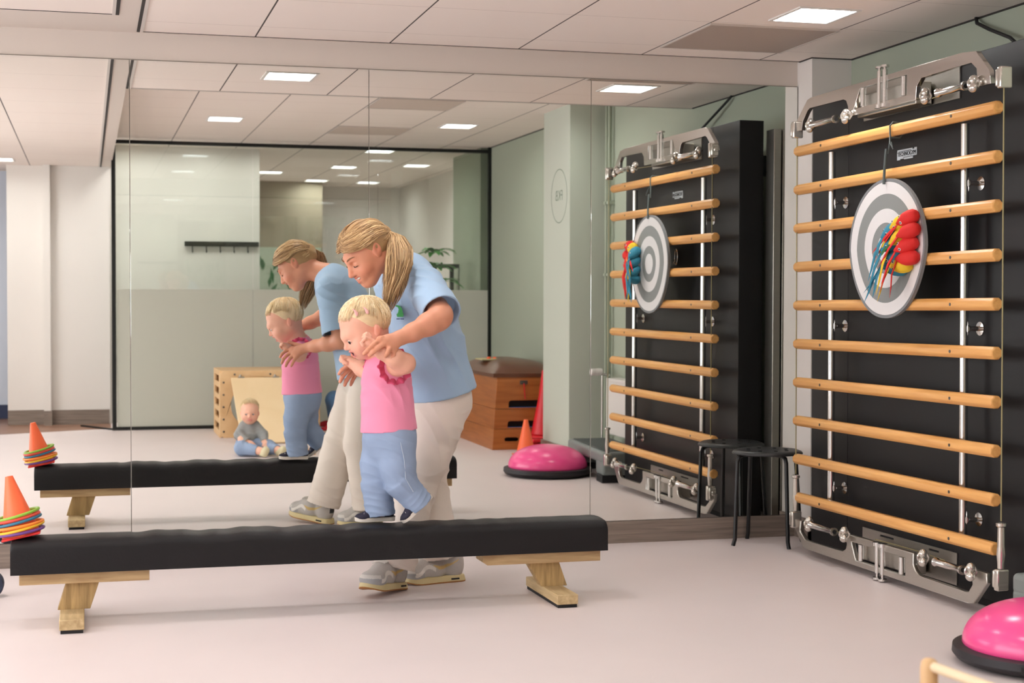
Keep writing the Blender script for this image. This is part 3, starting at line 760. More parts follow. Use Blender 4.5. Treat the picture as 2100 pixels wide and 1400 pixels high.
# ------------------------------------------------------------------ pink balance domes, step, cones and vault box along the right wall
m_pink = mat('pink_dome_rubber', (246, 84, 150), 0.22, spec=0.6); m_dbase = mat('black_dome_base', (38, 36, 40), 0.5)
dm = empty('balance_dome', (2.882,-2.745,0), 'pink inflated half ball balance trainer on a round black base', 'balance trainer')
MB().lathe([(0.02,0.0),(0.24,0.0),(0.275,0.012),(0.288,0.028),(0.286,0.050),(0.272,0.054),(0.02,0.054)],(2.882,-2.745,0),(0,0,1),72).build('base', m_dbase, dm, angle=40)
dp = [(0.250,0.048)]+[(0.257*math.sin(a)**0.92 if a > 0 else 0.0005, 0.058+0.142*max(0,math.cos(a))**0.92) for a in [math.pi/2*(1-k/22) for k in range(23)]]
MB().lathe(dp,(2.882,-2.745,0),(0,0,1),72).build('dome', m_pink, dm, angle=60)
MB().box((2.665,-2.97,0.020),(2.715,-2.925,0.042)).build('grip_recess', m_dark, dm)

m_sgrey = mat('step_grey_plastic', (122, 128, 126), 0.5); m_stop = mat('step_dark_top', (70, 76, 74), 0.75, bump=0.3, bscale=500)
stp = empty('aerobic_step', (3.085,-2.23,0), 'low grey aerobic step with dark ribbed top beside the pink half ball', 'step')
def lbox(o, a, b): return o.box((3.085+a[0],-2.23+a[1],a[2]),(3.085+b[0],-2.23+b[1],b[2]))
SW, SL_ = 0.31, 0.95
lbox(lbox(lbox(MB(),(0,-SL_,0.118),(SW,0,0.192)),(0,-SL_,0.045),(SW,-SL_+0.18,0.14)),(0,-0.18,0.045),(SW,0,0.14)).build('platform', m_sgrey, stp, bev=0.02, seg=4)
lbox(MB(),(0.03,-SL_+0.05,0.192),(SW-0.03,-0.05,0.198)).build('tread', m_stop, stp, bev=0.002)
lbox(MB(),(0.12,-0.34,0.198),(SW-0.12,-0.22,0.2005)).build('emblem_panel', m_sgrey, stp, bev=0.001)
for yy in (-SL_+0.005, -0.145): lbox(MB(),(-0.004,yy,0.0),(SW+0.004,yy+0.14,0.048)).build('foot', m_dark, stp, bev=0.006)
stp.rotation_euler = (0,0,math.radians(4.0))

cone('traffic_cone', (3.085,-3.985,0.0), (0,0,1), 0.26, 0.072, 'orange cone standing on the floor in front of the vault box', None, m_cone, m_cone, 0.085)
m_redp = mat('red_cone_plastic', (205, 28, 40), 0.4)
rc = empty('large_cone', (3.305,-4.255,0), 'tall glossy red cone with stacked square bases beside the pillar', 'cone')
MB().lathe([(0.085,0.115),(0.10,0.13),(0.045,0.40),(0.02,0.60),(0.015,0.605)],(3.305,-4.255,0),(0,0,1),28).build('cone_body', m_redp, rc, angle=50)
for k in range(3): MB().box((3.305-0.125,-4.255-0.125,0.036*k),(3.305+0.125,-4.255+0.125,0.036*k+0.030)).build('base_plate', m_redp, rc, bev=0.01, seg=3)
MB().lathe([(0.13,0.106),(0.12,0.118),(0.086,0.124)],(3.305,-4.255,0),(0,0,1),28).build('collar', m_redp, rc)

# vault box
m_vbr = wood('vault_box_oak', (150, 84, 34), (178, 108, 52), (1, 1, 14), 2.5, 0.35)
m_leather = mat('brown_vault_leather', (98, 58, 40), 0.3, noise=0.15, nscale=4)
vb = empty('vault_box', (3.22,-5.05,0), 'wooden vault box in three tiers with a padded brown leather top', 'vault box')
def vsec(z, g=0.0):
    t_ = z/0.56
    return (2.938+0.045*t_+g, 3.505-0.045*t_-g, -5.62+0.06*t_+g, -4.39-0.035*t_-g)
def vtier(z0, z1, slot, name):
    a0, a1, b0, b1 = vsec(z0); c0_, c1_, d0, d1 = vsec(z1)
    o = MB(); th = 0.022
    # long sides and far end as solid boards, near end with a hand slot
    def board(p):  # 8 corners
        o.hexa(p)
    board([(a0,b0,z0),(a0+th,b0,z0),(a0+th,b1,z0),(a0,b1,z0),(c0_,d0,z1),(c0_+th,d0,z1),(c0_+th,d1,z1),(c0_,d1,z1)])
    board([(a1-th,b0,z0),(a1,b0,z0),(a1,b1,z0),(a1-th,b1,z0),(c1_-th,d0,z1),(c1_,d0,z1),(c1_,d1,z1),(c1_-th,d1,z1)])
    board([(a0+th,b0,z0),(a1-th,b0,z0),(a1-th,b0+th,z0),(a0+th,b0+th,z0),(c0_+th,d0,z1),(c1_-th,d0,z1),(c1_-th,d0+th,z1),(c0_+th,d0+th,z1)])
    x_m = (a0+a1)/2
    outer = [(a0+th,z0),(a1-th,z0),(c1_-th,z1),(c0_+th,z1)]
    def fy(z, k): t2 = (z-z0)/(z1-z0); return b1+(d1-b1)*t2-k
    o.prism(outer, [slot] if slot else [], lambda u, v: (u, fy(v, 0), v), lambda u, v: (u, fy(v, th), v))
    return o.build(name, m_vbr, vb, bev=0.002)
def rslot(x0, x1, z0, z1, r=0.02):
    return [(x0,z0),(x1,z0),(x1,z1-r),(x1-r*0.3,z1-r*0.3),(x1-r,z1),(x0+r,z1),(x0+r*0.3,z1-r*0.3),(x0,z1-r)]
vtier(0.0,0.155,[(3.05,0.062),(3.13,0.062),(3.145,0.070),(3.145,0.085),(3.13,0.093),(3.05,0.093),(3.035,0.085),(3.035,0.070)],'bottom_tier')
vtier(0.158,0.305,rslot(3.06,3.40,0.165,0.215),'middle_tier')
vtier(0.308,0.56,rslot(3.07,3.40,0.315,0.37),'top_tier')
MB().box((3.0,-5.5,0.02),(3.44,-4.46,0.54)).build('inner_lining', m_dark, vb)
MB().box((3.06,-4.424,0.158),(3.40,-4.420,0.170)).build('blue_mat_edge', mat('blue_foam', (52, 96, 160), 0.7), vb); MB().box((3.07,-4.428,0.308),(3.40,-4.424,0.320)).build('blue_mat_edge', MATS['blue_foam'], vb)
MB().box((3.16,-4.423,0.49),(3.22,-4.418,0.52)).build('latch', m_screw, vb)
MB().tube([(3.19,-4.414,0.50),(3.192,-4.408,0.45),(3.197,-4.402,0.38)],0.004,8).build('red_strap', m_redp, vb)
lm = MB(); n_ = 28
gx = [(k/n_) for k in range(n_+1)]
vs = []; fs = []
for i in range(n_+1):
    for j in range(n_+1):
        u = gx[i]*2-1; v = gx[j]*2-1
        e = (max(abs(u),abs(v)))
        hgt = 0.572+0.095*(1-abs(u)**3.5)*(1-abs(v)**5)
        vs.append((3.222+u*0.275, -5.03+v*0.62, hgt))
for i in range(n_):
    for j in range(n_):
        a_ = i*(n_+1)+j; fs.append((a_, a_+n_+1, a_+n_+2, a_+1))
b0_ = len(vs)
for i in range(n_+1):
    for j in range(n_+1):
        if i in (0, n_) or j in (0, n_): pass
lm.add(vs, fs).box((2.95,-5.648,0.545),(3.494,-4.412,0.574))
lm.build('leather_top', m_leather, vb, angle=60)
tag(MB().box((2.985,-5.12,0.655),(3.15,-4.90,0.664)).build('activity_card', mat('card_paper', (190, 182, 140), 0.8)), 'pale flat card lying on the leather top of the vault box', 'card')
for k, (dx, dy) in enumerate(((0.03,0.045),(0.055,-0.03),(0.09,0.01))): tag(MB().lathe([(0.014,0),(0.014,0.01),(0.004,0.013)],(3.02+dx,-5.0+dy,0.664),(0,0,1),14).build('game_piece', m_cone), ('small orange disc on the pale card, the one nearest the mirror wall of the three','small orange disc on the pale card, the one nearest the glass partition','small orange disc on the pale card, the one nearest the green wall')[k], 'game piece', 'orange discs on the card')

# pillar emblem, pipes, radiator and valve
em = MB().torus((3.2545,-3.733,1.873),0.190,0.0032,(1,0,0),64,6,sy=1.0)
ems = em.build('wall_emblem', mat('emblem_grey_paint', (120, 132, 118), 0.8)); tag(ems, 'thin grey circle with the letters FKB painted on the pale pillar', 'emblem')
text('lettering', 'FKB', 0.105, face_mx(3.2542,-3.733,1.873), MATS['emblem_grey_paint'], ems)
ems.scale = (0.3, 1, 1)
m_rad = mat('white_radiator_enamel', (222, 218, 214), 0.35)
for k, (yy, lab) in enumerate(((-3.42,'thin vertical heating pipe in the corner beside the pillar'),(-3.36,'thin vertical heating pipe next to the one in the corner'))):
    p = MB().cyl((3.505,yy,0.0),(3.505,yy,ZH),0.011,n=12); 
    for z in (1.30,1.80): p.box((3.49,yy-0.02,z),(3.54,yy+0.02,z+0.02))
    tag(p.build('heating_pipe', m_sage), lab, 'pipe', 'heating pipes')
rd = empty('radiator', (3.46,-2.95,0.12), 'white panel radiator on the green wall behind the step', 'radiator')
MB().box((3.43,-3.19,0.22),(3.52,-2.72,0.60)).build('panel', m_rad, rd, bev=0.008, seg=3)
MB().box((3.425,-3.17,0.585),(3.525,-2.74,0.603)).build('top_grille', m_rad, rd, bev=0.002)
MB().cyl((3.45,-3.19,0.62),(3.45,-3.33,0.62),0.010,n=12).cyl((3.45,-3.33,0.62),(3.45,-3.33,0.0),0.008,n=10).build('feed_pipe', m_chrome, rd)
MB().lathe([(0.015,0),(0.024,0.004),(0.026,0.03),(0.024,0.05),(0.020,0.052),(0.020,0.056),(0.025,0.058),(0.025,0.082),(0.018,0.088)],(3.45,-3.33,0.635),(-1,0,0.0),20).build('thermostat_valve', m_rad, rd)

# ------------------------------------------------------------------ climbing box with slide board, below the frame and seen in the mirror
m_ply = wood('birch_plywood', (216, 176, 128), (232, 196, 150), (3, 3, 3), 2.0, 0.5); m_ply2 = wood('pale_birch_board', (236, 208, 164), (244, 220, 180), (2, 2, 1), 1.5, 0.5)
ck = empty('climbing_cube', (1.52,-6.1,0), 'birch plywood climbing cube with round openings and ladder side', 'climbing cube')
# cube spans x 1.06..1.93, y -6.42..-5.80
CX0, CX1, CY0, CY1, CZ = 1.035, 1.85, -6.48, -5.86, 0.545
def circ(cx, cz, r, n=40): return [(cx+r*1.48*math.cos(2*math.pi*k/n), cz+r*1.06*math.sin(2*math.pi*k/n)) for k in range(n)]
MB().prism([(CX0+0.03,0),(CX1-0.03,0),(CX1,0.03),(CX1,CZ-0.03),(CX1-0.03,CZ),(CX0+0.03,CZ),(CX0,CZ-0.03),(CX0,0.03)],[circ((CX0+CX1)/2,0.262,0.215)],lambda u,v:(u,CY1,v),lambda u,v:(u,CY1-0.02,v)).build('front_panel', m_ply, ck, bev=0.003)
MB().prism([(CX0,0),(CX1,0),(CX1,CZ),(CX0,CZ)],[circ((CX0+CX1)/2,0.26,0.215)],lambda u,v:(u,CY0,v),lambda u,v:(u,CY0+0.02,v)).build('rear_panel', m_ply, ck, bev=0.003)
for xx in (CX0, CX1-0.02):
    sl = []
    for k in range(5):
        z0 = 0.055+k*0.098; sl.append([(CY0+0.09,z0),(CY1-0.09,z0),(CY1-0.09,z0+0.055),(CY0+0.09,z0+0.055)])
    MB().prism([(CY0+0.02,0),(CY1-0.02,0),(CY1-0.02,CZ),(CY0+0.02,CZ)],sl,lambda u,v:(xx,u,v),lambda u,v:(xx+0.02,u,v)).build('ladder_side', m_ply, ck, bev=0.003)
MB().box((CX0+0.02,CY0+0.02,CZ-0.02),(CX1-0.02,CY1-0.02,CZ-0.001)).build('top_panel', m_ply, ck, bev=0.003)
bt = MB()
for zz in (0.05,0.15,0.25,0.35,0.45): 
    for xx in (CX0+0.03,CX1-0.03): bt.lathe([(0.008,0),(0.008,0.004),(0.004,0.006)],(xx,CY1,zz),(0,1,0),12)
for xx in (CX0+0.12,(CX0+CX1)/2,CX1-0.12): bt.lathe([(0.008,0),(0.008,0.004),(0.004,0.006)],(xx,CY1,CZ-0.03),(0,1,0),12)
build_each(bt, 'bolt', m_screw, ck)
sb = empty('slide_board', (1.52,-5.6,0), 'pale birch slide board leaning on the climbing cube behind the baby', 'board')
MB().hexa([(1.157,-5.29,0.0),(1.60,-5.29,0.0),(1.60,-5.272,0.012),(1.157,-5.272,0.012),(1.123,-5.850,0.478),(1.56,-5.850,0.478),(1.56,-5.834,0.490),(1.123,-5.834,0.490)]).build('board', m_ply2, sb, bev=0.003)
for xx in (1.18,1.46): MB().box((xx,-5.858,0.476),(xx+0.05,-5.83,0.497)).lathe([(0.008,0),(0.008,0.02)],(xx+0.02,-5.85,0.492),(0,0,1),10).build('hook', m_brush, sb)

# small wooden rail near the camera, lower right corner
rl = empty('wooden_rail', (1.56,-4.46,0), 'small wooden floor rail with a pale round dowel near the pink half ball', 'rail')
m_dow = wood('pale_dowel', (232, 208, 168), (242, 222, 190), (4, 1, 4), 3.0, 0.5)
P0, P1 = Vector((1.512,-4.385,0.438)), Vector((1.558,-4.62,0.428))
def post(p):
    MB().lathe([(0.0165,-p.z),(0.0165,-0.004),(0.0145,0.008),(0.008,0.013),(0.001,0.014)],p,(0,0,1),24).build('post', m_ply, rl, angle=50)
post(P0); post(P1)
MB().cyl(P0,P1,0.0095,n=20).build('dowel', m_dow, rl)
MB().box((1.47,-4.66,0.0),(1.60,-4.35,0.018)).build('base_board', m_ply, rl, bev=0.003)

# roller at the left frame edge
ro = empty('foam_roller', (-0.36,-0.70,0), 'dark blue roller lying on the floor behind the ringed cone', 'roller')
MB().lathe([(0.02,-0.03),(0.046,-0.03),(0.05,-0.024),(0.05,0.024),(0.046,0.03),(0.02,0.03)],(-0.362,-0.70,0.05),(0,1,0),28).build('tread', mat('navy_rubber', (42, 48, 68), 0.5, bump=0.2), ro)

# ------------------------------------------------------------------ seen through the glass partition
rk = empty('coat_rack', (1.22,-7.56,1.60), 'black coat rail with five hooks on the white wall behind glass', 'coat rack')
MB().box((0.86,-7.56,1.60),(1.53,-7.535,1.645)).build('rail', m_black, rk, bev=0.003)
for k in range(5):
    xh = 0.93+0.125*k
    MB().tube([(xh,-7.545,1.60),(xh,-7.54,1.56),(xh,-7.53,1.545),(xh,-7.515,1.55),(xh,-7.51,1.565)],0.005,8).build('hook', m_black, rk)
lf = empty('leaf_picture', (2.33,-11.64,1.2), 'picture of green leaves low on the taupe wall beyond the glass', 'picture')
MB().box((1.9,-11.655,0.75),(2.7,-11.63,1.72)).build('panel', mat('leaf_picture_ground', (176, 188, 172), 0.7), lf)
lv = MB(); random.seed(3)
for k in range(26):
    cx_ = random.uniform(1.95,2.65); cz_ = random.uniform(1.1,1.62); a_ = random.uniform(-0.6,0.6); L2 = random.uniform(0.06,0.12)
    lv.prism([(cx_-math.sin(a_)*L2,cz_-math.cos(a_)*L2),(cx_+math.cos(a_)*0.025,cz_-math.sin(a_)*0.025),(cx_+math.sin(a_)*L2,cz_+math.cos(a_)*L2),(cx_-math.cos(a_)*0.025,cz_+math.sin(a_)*0.025)],[],lambda u,v:(u,-11.629,v),lambda u,v:(u,-11.626,v))
lv.build('leaves', mat('leaf_print_green', (70, 112, 78), 0.7), lf)
pp_ = empty('potted_plant', (3.14,-7.25,0), 'leafy green houseplant behind the glass partition beside a black rack', 'plant')
MB().lathe([(0.10,0),(0.14,0.02),(0.17,0.32),(0.155,0.33),(0.14,0.30)],(3.14,-7.25,0),(0,0,1),28).build('pot', mat('grey_plant_pot', (120,120,116), 0.6), pp_)
MB().tube([(3.14,-7.25,0.28),(3.13,-7.24,0.9),(3.11,-7.23,1.45)],[0.014,0.012,0.008],8).tube([(3.14,-7.25,0.3),(3.17,-7.26,0.8),(3.19,-7.25,1.15)],[0.012,0.010,0.006],8).build('stem', mat('plant_stem', (110, 100, 70), 0.7), pp_)
lvs = MB(); random.seed(5)
def leaf(p, d, L_, wd):
    d = Vector(d).normalized(); sd = d.cross(Vector((0,0,1))).normalized(); p = Vector(p)
    pts = []; 
    for k in range(7):
        t_ = k/6; c_ = p + d*L_*t_ + Vector((0,0,-L_*0.55*t_*t_)); ww = wd*math.sin(math.pi*min(1,t_*0.93+0.05))**0.8
        pts.append((c_-sd*ww, c_+Vector((0,0,-0.004)), c_+sd*ww))
    vs = [q for r_ in pts for q in r_]; fs = []
    for k in range(6):
        for j in range(2): fs.append((k*3+j, k*3+j+1, k*3+j+4, k*3+j+3))
    lvs.add(vs, fs)
for hx, hy, hz, nn in ((3.11,-7.23,1.55,16),(3.19,-7.25,1.28,12),(3.12,-7.24,1.42,12)):
    for k in range(nn):
        a_ = 2*math.pi*k/nn+random.uniform(-.2,.2); leaf((hx,hy,hz),(math.cos(a_),math.sin(a_),random.uniform(0.35,0.95)),random.uniform(0.18,0.27),0.032)
lvs.build('leaves', mat('plant_leaf_green', (70, 150, 62), 0.45), pp_)
rk2 = empty('steel_rack', (3.40,-7.62,0), 'black tubular steel rack behind the glass partition next to the plant', 'rack')
for xx in (3.20,3.37,3.46): MB().box((xx,-7.72,0),(xx+0.035,-7.685,1.44 if xx > 3.3 else 1.42)).build('post', m_black, rk2)
MB().box((3.12,-7.72,1.42),(3.50,-7.685,1.46)).build('top_rail', m_black, rk2)
MB().box((3.50,-7.74,1.20),(3.66,-7.66,1.33)).build('tray', mat('grey_tray', (96, 98, 92), 0.6), rk2)
# ------------------------------------------------------------------ figures: one blended surface per body, polygonised from a distance field
SKIN_K = 0.02
class Field:
    def __init__(s, lo, hi, h):
        s.h = h; s.lo = np.array(lo, float)
        s.n = np.ceil((np.array(hi)-s.lo)/h).astype(int)+1
        s.d = np.full(tuple(s.n), 1.0, np.float32)
    def _slice(s, lo, hi):
        a = np.maximum(0, np.floor((np.array(lo)-s.lo)/s.h).astype(int)); b = np.minimum(s.n, np.ceil((np.array(hi)-s.lo)/s.h).astype(int)+1)
        if (b <= a).any(): return None, None
        sl = tuple(slice(a[i], b[i]) for i in range(3))
        g = [(s.lo[i]+s.h*np.arange(a[i], b[i])).astype(np.float32) for i in range(3)]
        return sl, np.meshgrid(*g, indexing='ij', sparse=True)
    def _comb(s, sl, dn, k, cut=False):
        c = s.d[sl]
        if cut: dn = -dn; c2 = -c; c2_ = np.maximum(k-np.abs(-dn*-1+c), 0) if False else None
        if not cut:
            h = np.maximum(k-np.abs(c-dn), 0)/k; s.d[sl] = np.minimum(c, dn)-h*h*k*0.25
        else:
            h = np.maximum(k-np.abs(c-dn), 0)/k; s.d[sl] = np.maximum(c, dn)+h*h*k*0.25
    def cone(s, p0, p1, r0, r1, k=0.02, cut=False, sq=None):
        """Rounded cone; sq=(axis, factor) squashes the cross-section along an axis."""
        p0 = np.array(p0, float); p1 = np.array(p1, float); m = max(r0, r1)*(1 if sq is None else max(1, 1/sq[1]))+k+2*s.h
        sl, g = s._slice(np.minimum(p0, p1)-m, np.maximum(p0, p1)+m)
        if sl is None: return s
        ab = p1-p0; L2 = max(float(ab@ab), 1e-12)
        q = [g[i]-p0[i] for i in range(3)]
        t = np.clip((q[0]*ab[0]+q[1]*ab[1]+q[2]*ab[2])/L2, 0, 1)
        e = [q[i]-t*ab[i] for i in range(3)]
        if sq is not None:
            ax = np.array(sq[0], float); ax /= np.linalg.norm(ax); f = sq[1]
            da = e[0]*ax[0]+e[1]*ax[1]+e[2]*ax[2]
            L = np.sqrt(np.maximum(e[0]**2+e[1]**2+e[2]**2 + da*da*(1/(f*f)-1), 0))
        else: L = np.sqrt(e[0]**2+e[1]**2+e[2]**2)
        s._comb(sl, (L-(r0+(r1-r0)*t)).astype(np.float32), k, cut); return s
    def ell(s, c, r, R=None, k=0.02, cut=False):
        c = np.array(c, float); r = np.array(r, float); m = r.max()+k+2*s.h
        sl, g = s._slice(c-m, c+m)
        if sl is None: return s
        R = np.eye(3) if R is None else np.array(R, float)      # columns: local axes in world
        q = [g[i]-c[i] for i in range(3)]
        l = [q[0]*R[0, j]+q[1]*R[1, j]+q[2]*R[2, j] for j in range(3)]
        k0 = np.sqrt(sum((l[j]/r[j])**2 for j in range(3))); k1 = np.sqrt(sum((l[j]/r[j]**2)**2 for j in range(3)))
        s._comb(sl, (k0*(k0-1)/np.maximum(k1, 1e-6)).astype(np.float32), k, cut); return s
    def chain(s, pts, rs, k=0.02, sq=None):
        for i in range(len(pts)-1): s.cone(pts[i], pts[i+1], rs[i], rs[i+1], k, sq=sq)
        return s
    def plane_cut(s, p, nrm, k=0.004):
        p = np.array(p, float); nrm = np.array(nrm, float); nrm /= np.linalg.norm(nrm)
        sl, g = s._slice(s.lo-1, s.lo+s.n*s.h+1)
        dn = (g[0]-p[0])*nrm[0]+(g[1]-p[1])*nrm[1]+(g[2]-p[2])*nrm[2]
        s._comb(sl, dn.astype(np.float32), k, True); return s
    def mesh(s, smooth=1):
        d = s.d; ins = d < 0
        # cells with mixed corners
        c = [ins[i:ins.shape[0]-1+i, j:ins.shape[1]-1+j, k:ins.shape[2]-1+k] for i in (0,1) for j in (0,1) for k in (0,1)]
        tot = sum(x.astype(np.int8) for x in c); act = (tot > 0) & (tot < 8)
        idx = np.full(act.shape, -1, np.int32); I = np.argwhere(act); idx[act] = np.arange(len(I))
        acc = np.zeros((len(I), 3)); cnt = np.zeros(len(I))
        cor = [(i, j, k) for i in (0,1) for j in (0,1) for k in (0,1)]
        vals = np.stack([d[I[:,0]+o[0], I[:,1]+o[1], I[:,2]+o[2]] for o in cor], 1).astype(float)
        for a in range(8):
            for b in range(a+1, 8):
                oa, ob = np.array(cor[a]), np.array(cor[b])
                if np.abs(oa-ob).sum() != 1: continue
                va, vb = vals[:,a], vals[:,b]; x = (va < 0) != (vb < 0)
                t = np.where(x, va/np.where(x, va-vb, 1), 0)
                acc += x[:,None]*(oa+t[:,None]*(ob-oa)); cnt += x
        V = s.lo+(I+acc/cnt[:,None])*s.h
        F = []
        for ax in range(3):
            o = [0,0,0]; o[ax] = 1
            A = ins[:ins.shape[0]-o[0], :ins.shape[1]-o[1], :ins.shape[2]-o[2]]; B = ins[o[0]:, o[1]:, o[2]:]
            E = np.argwhere(A != B); u, v = [q for q in range(3) if q != ax]
            ok = (E[:,u] > 0) & (E[:,v] > 0) & (E[:,u] < act.shape[u]) & (E[:,v] < act.shape[v]); E = E[ok]
            fl = A[E[:,0],E[:,1],E[:,2]]
            def cell(du, dv):
                q = E.copy(); q[:,u] -= du; q[:,v] -= dv; return idx[q[:,0],q[:,1],q[:,2]]
            Q = np.stack([cell(0,0), cell(1,0), cell(1,1), cell(0,1)], 1)
            flip = fl if ax != 1 else ~fl
            Q[flip] = Q[flip][:, ::-1]; F.append(Q[(Q >= 0).all(1)])
        F = np.concatenate(F)[:, ::-1]
        for _ in range(smooth):
            S = np.zeros_like(V); C = np.zeros(len(V))
            for a in range(4):
                b = (a+1) % 4; np.add.at(S, F[:,a], V[F[:,b]]); np.add.at(S, F[:,b], V[F[:,a]]); np.add.at(C, F[:,a], 1); np.add.at(C, F[:,b], 1)
            V = V*0.45+0.55*S/np.maximum(C,1)[:,None]
        return V, F

def mesh_obj(name, V, F, m, parent, col=None):
    o0 = np.array(origin_of(parent)); V = V-o0
    me = bpy.data.meshes.new(name)
    me.vertices.add(len(V)); me.vertices.foreach_set('co', V.astype(np.float32).ravel())
    me.loops.add(F.size); me.loops.foreach_set('vertex_index', F.astype(np.int32).ravel())
    me.polygons.add(len(F)); me.polygons.foreach_set('loop_start', np.arange(0, F.size, F.shape[1], dtype=np.int32))
    me.update(calc_edges=True); me.validate()
    me.polygons.foreach_set('use_smooth', np.ones(len(me.polygons), bool))
    if col is not None:
        ca = me.color_attributes.new('Col', 'FLOAT_COLOR', 'POINT')
        ca.data.foreach_set('color', np.concatenate([col, np.ones((len(col), 1))], 1).astype(np.float32).ravel())
    ob = bpy.data.objects.new(name, me); COL.objects.link(ob); ob.parent = parent
    me.materials.append(m); return ob

def normals(V, F):
    n = np.cross(V[F[:,2]]-V[F[:,0]], V[F[:,3]]-V[F[:,1]]); N = np.zeros_like(V)
    for a in range(4): np.add.at(N, F[:,a], n)
    return N/np.maximum(np.linalg.norm(N, axis=1), 1e-9)[:,None]

def folds(V, F, specs):
    """Push cloth in and out along soft wavy creases: specs = (centre, radius, direction across the folds, wavelength, depth)."""
    N = normals(V, F); D = np.zeros(len(V))
    for c, rad, dr, wl, dep in specs:
        c = np.array(c); dr = np.array(dr, float); dr /= np.linalg.norm(dr)
        q = V-c; w_ = np.exp(-(q*q).sum(1)/(rad*rad))
        ph = (q@dr)/wl*2*np.pi + 1.7*np.sin(q[:,0]*23+q[:,2]*17)+1.1*np.sin(q[:,1]*31-q[:,2]*11)
        D += w_*dep*(np.abs(np.sin(ph*0.5))**0.7*-1.0+0.5)
    return V+N*D[:,None]

def vcol_mat(name, rough, sss=0.0, nscale=0, namt=0.0, sheen=0.0, bump=0.0, bscale=300, spec=0.4):
    m = bpy.data.materials.new(name); m.use_nodes = True
    N = m.node_tree.nodes; L = m.node_tree.links; b = N['Principled BSDF']
    a = N.new('ShaderNodeVertexColor'); a.layer_name = 'Col'
    tc = N.new('ShaderNodeTexCoord')
    if nscale:
        n = N.new('ShaderNodeTexNoise'); n.inputs['Scale'].default_value = nscale; L.new(tc.outputs['Object'], n.inputs['Vector'])
        mr = N.new('ShaderNodeMapRange'); mr.inputs['To Min'].default_value = 1-namt; mr.inputs['To Max'].default_value = 1+namt
        L.new(n.outputs[0], mr.inputs['Value'])
        v = N.new('ShaderNodeVectorMath'); v.operation = 'SCALE'; L.new(a.outputs[0], v.inputs[0]); L.new(mr.outputs[0], v.inputs['Scale'])
        L.new(v.outputs[0], b.inputs['Base Color'])
    else: L.new(a.outputs[0], b.inputs['Base Color'])
    b.inputs['Roughness'].default_value = rough; b.inputs['Specular IOR Level'].default_value = spec; b.inputs['Sheen Weight'].default_value = sheen
    if sss:
        b.inputs['Subsurface Weight'].default_value = sss; b.inputs['Subsurface Radius'].default_value = (0.010, 0.004, 0.002); b.inputs['Subsurface Scale'].default_value = 0.6
    if bump:
        n2 = N.new('ShaderNodeTexNoise'); n2.inputs['Scale'].default_value = bscale; L.new(tc.outputs['Object'], n2.inputs['Vector'])
        bp = N.new('ShaderNodeBump'); bp.inputs['Strength'].default_value = bump; bp.inputs['Distance'].default_value = 0.004
        L.new(n2.outputs[0], bp.inputs['Height']); L.new(bp.outputs[0], b.inputs['Normal'])
    return m
m_skin = vcol_mat('skin', 0.5, sss=0.12, nscale=35, namt=0.05)
m_hair = vcol_mat('hair', 0.42, nscale=60, namt=0.12, spec=0.35)

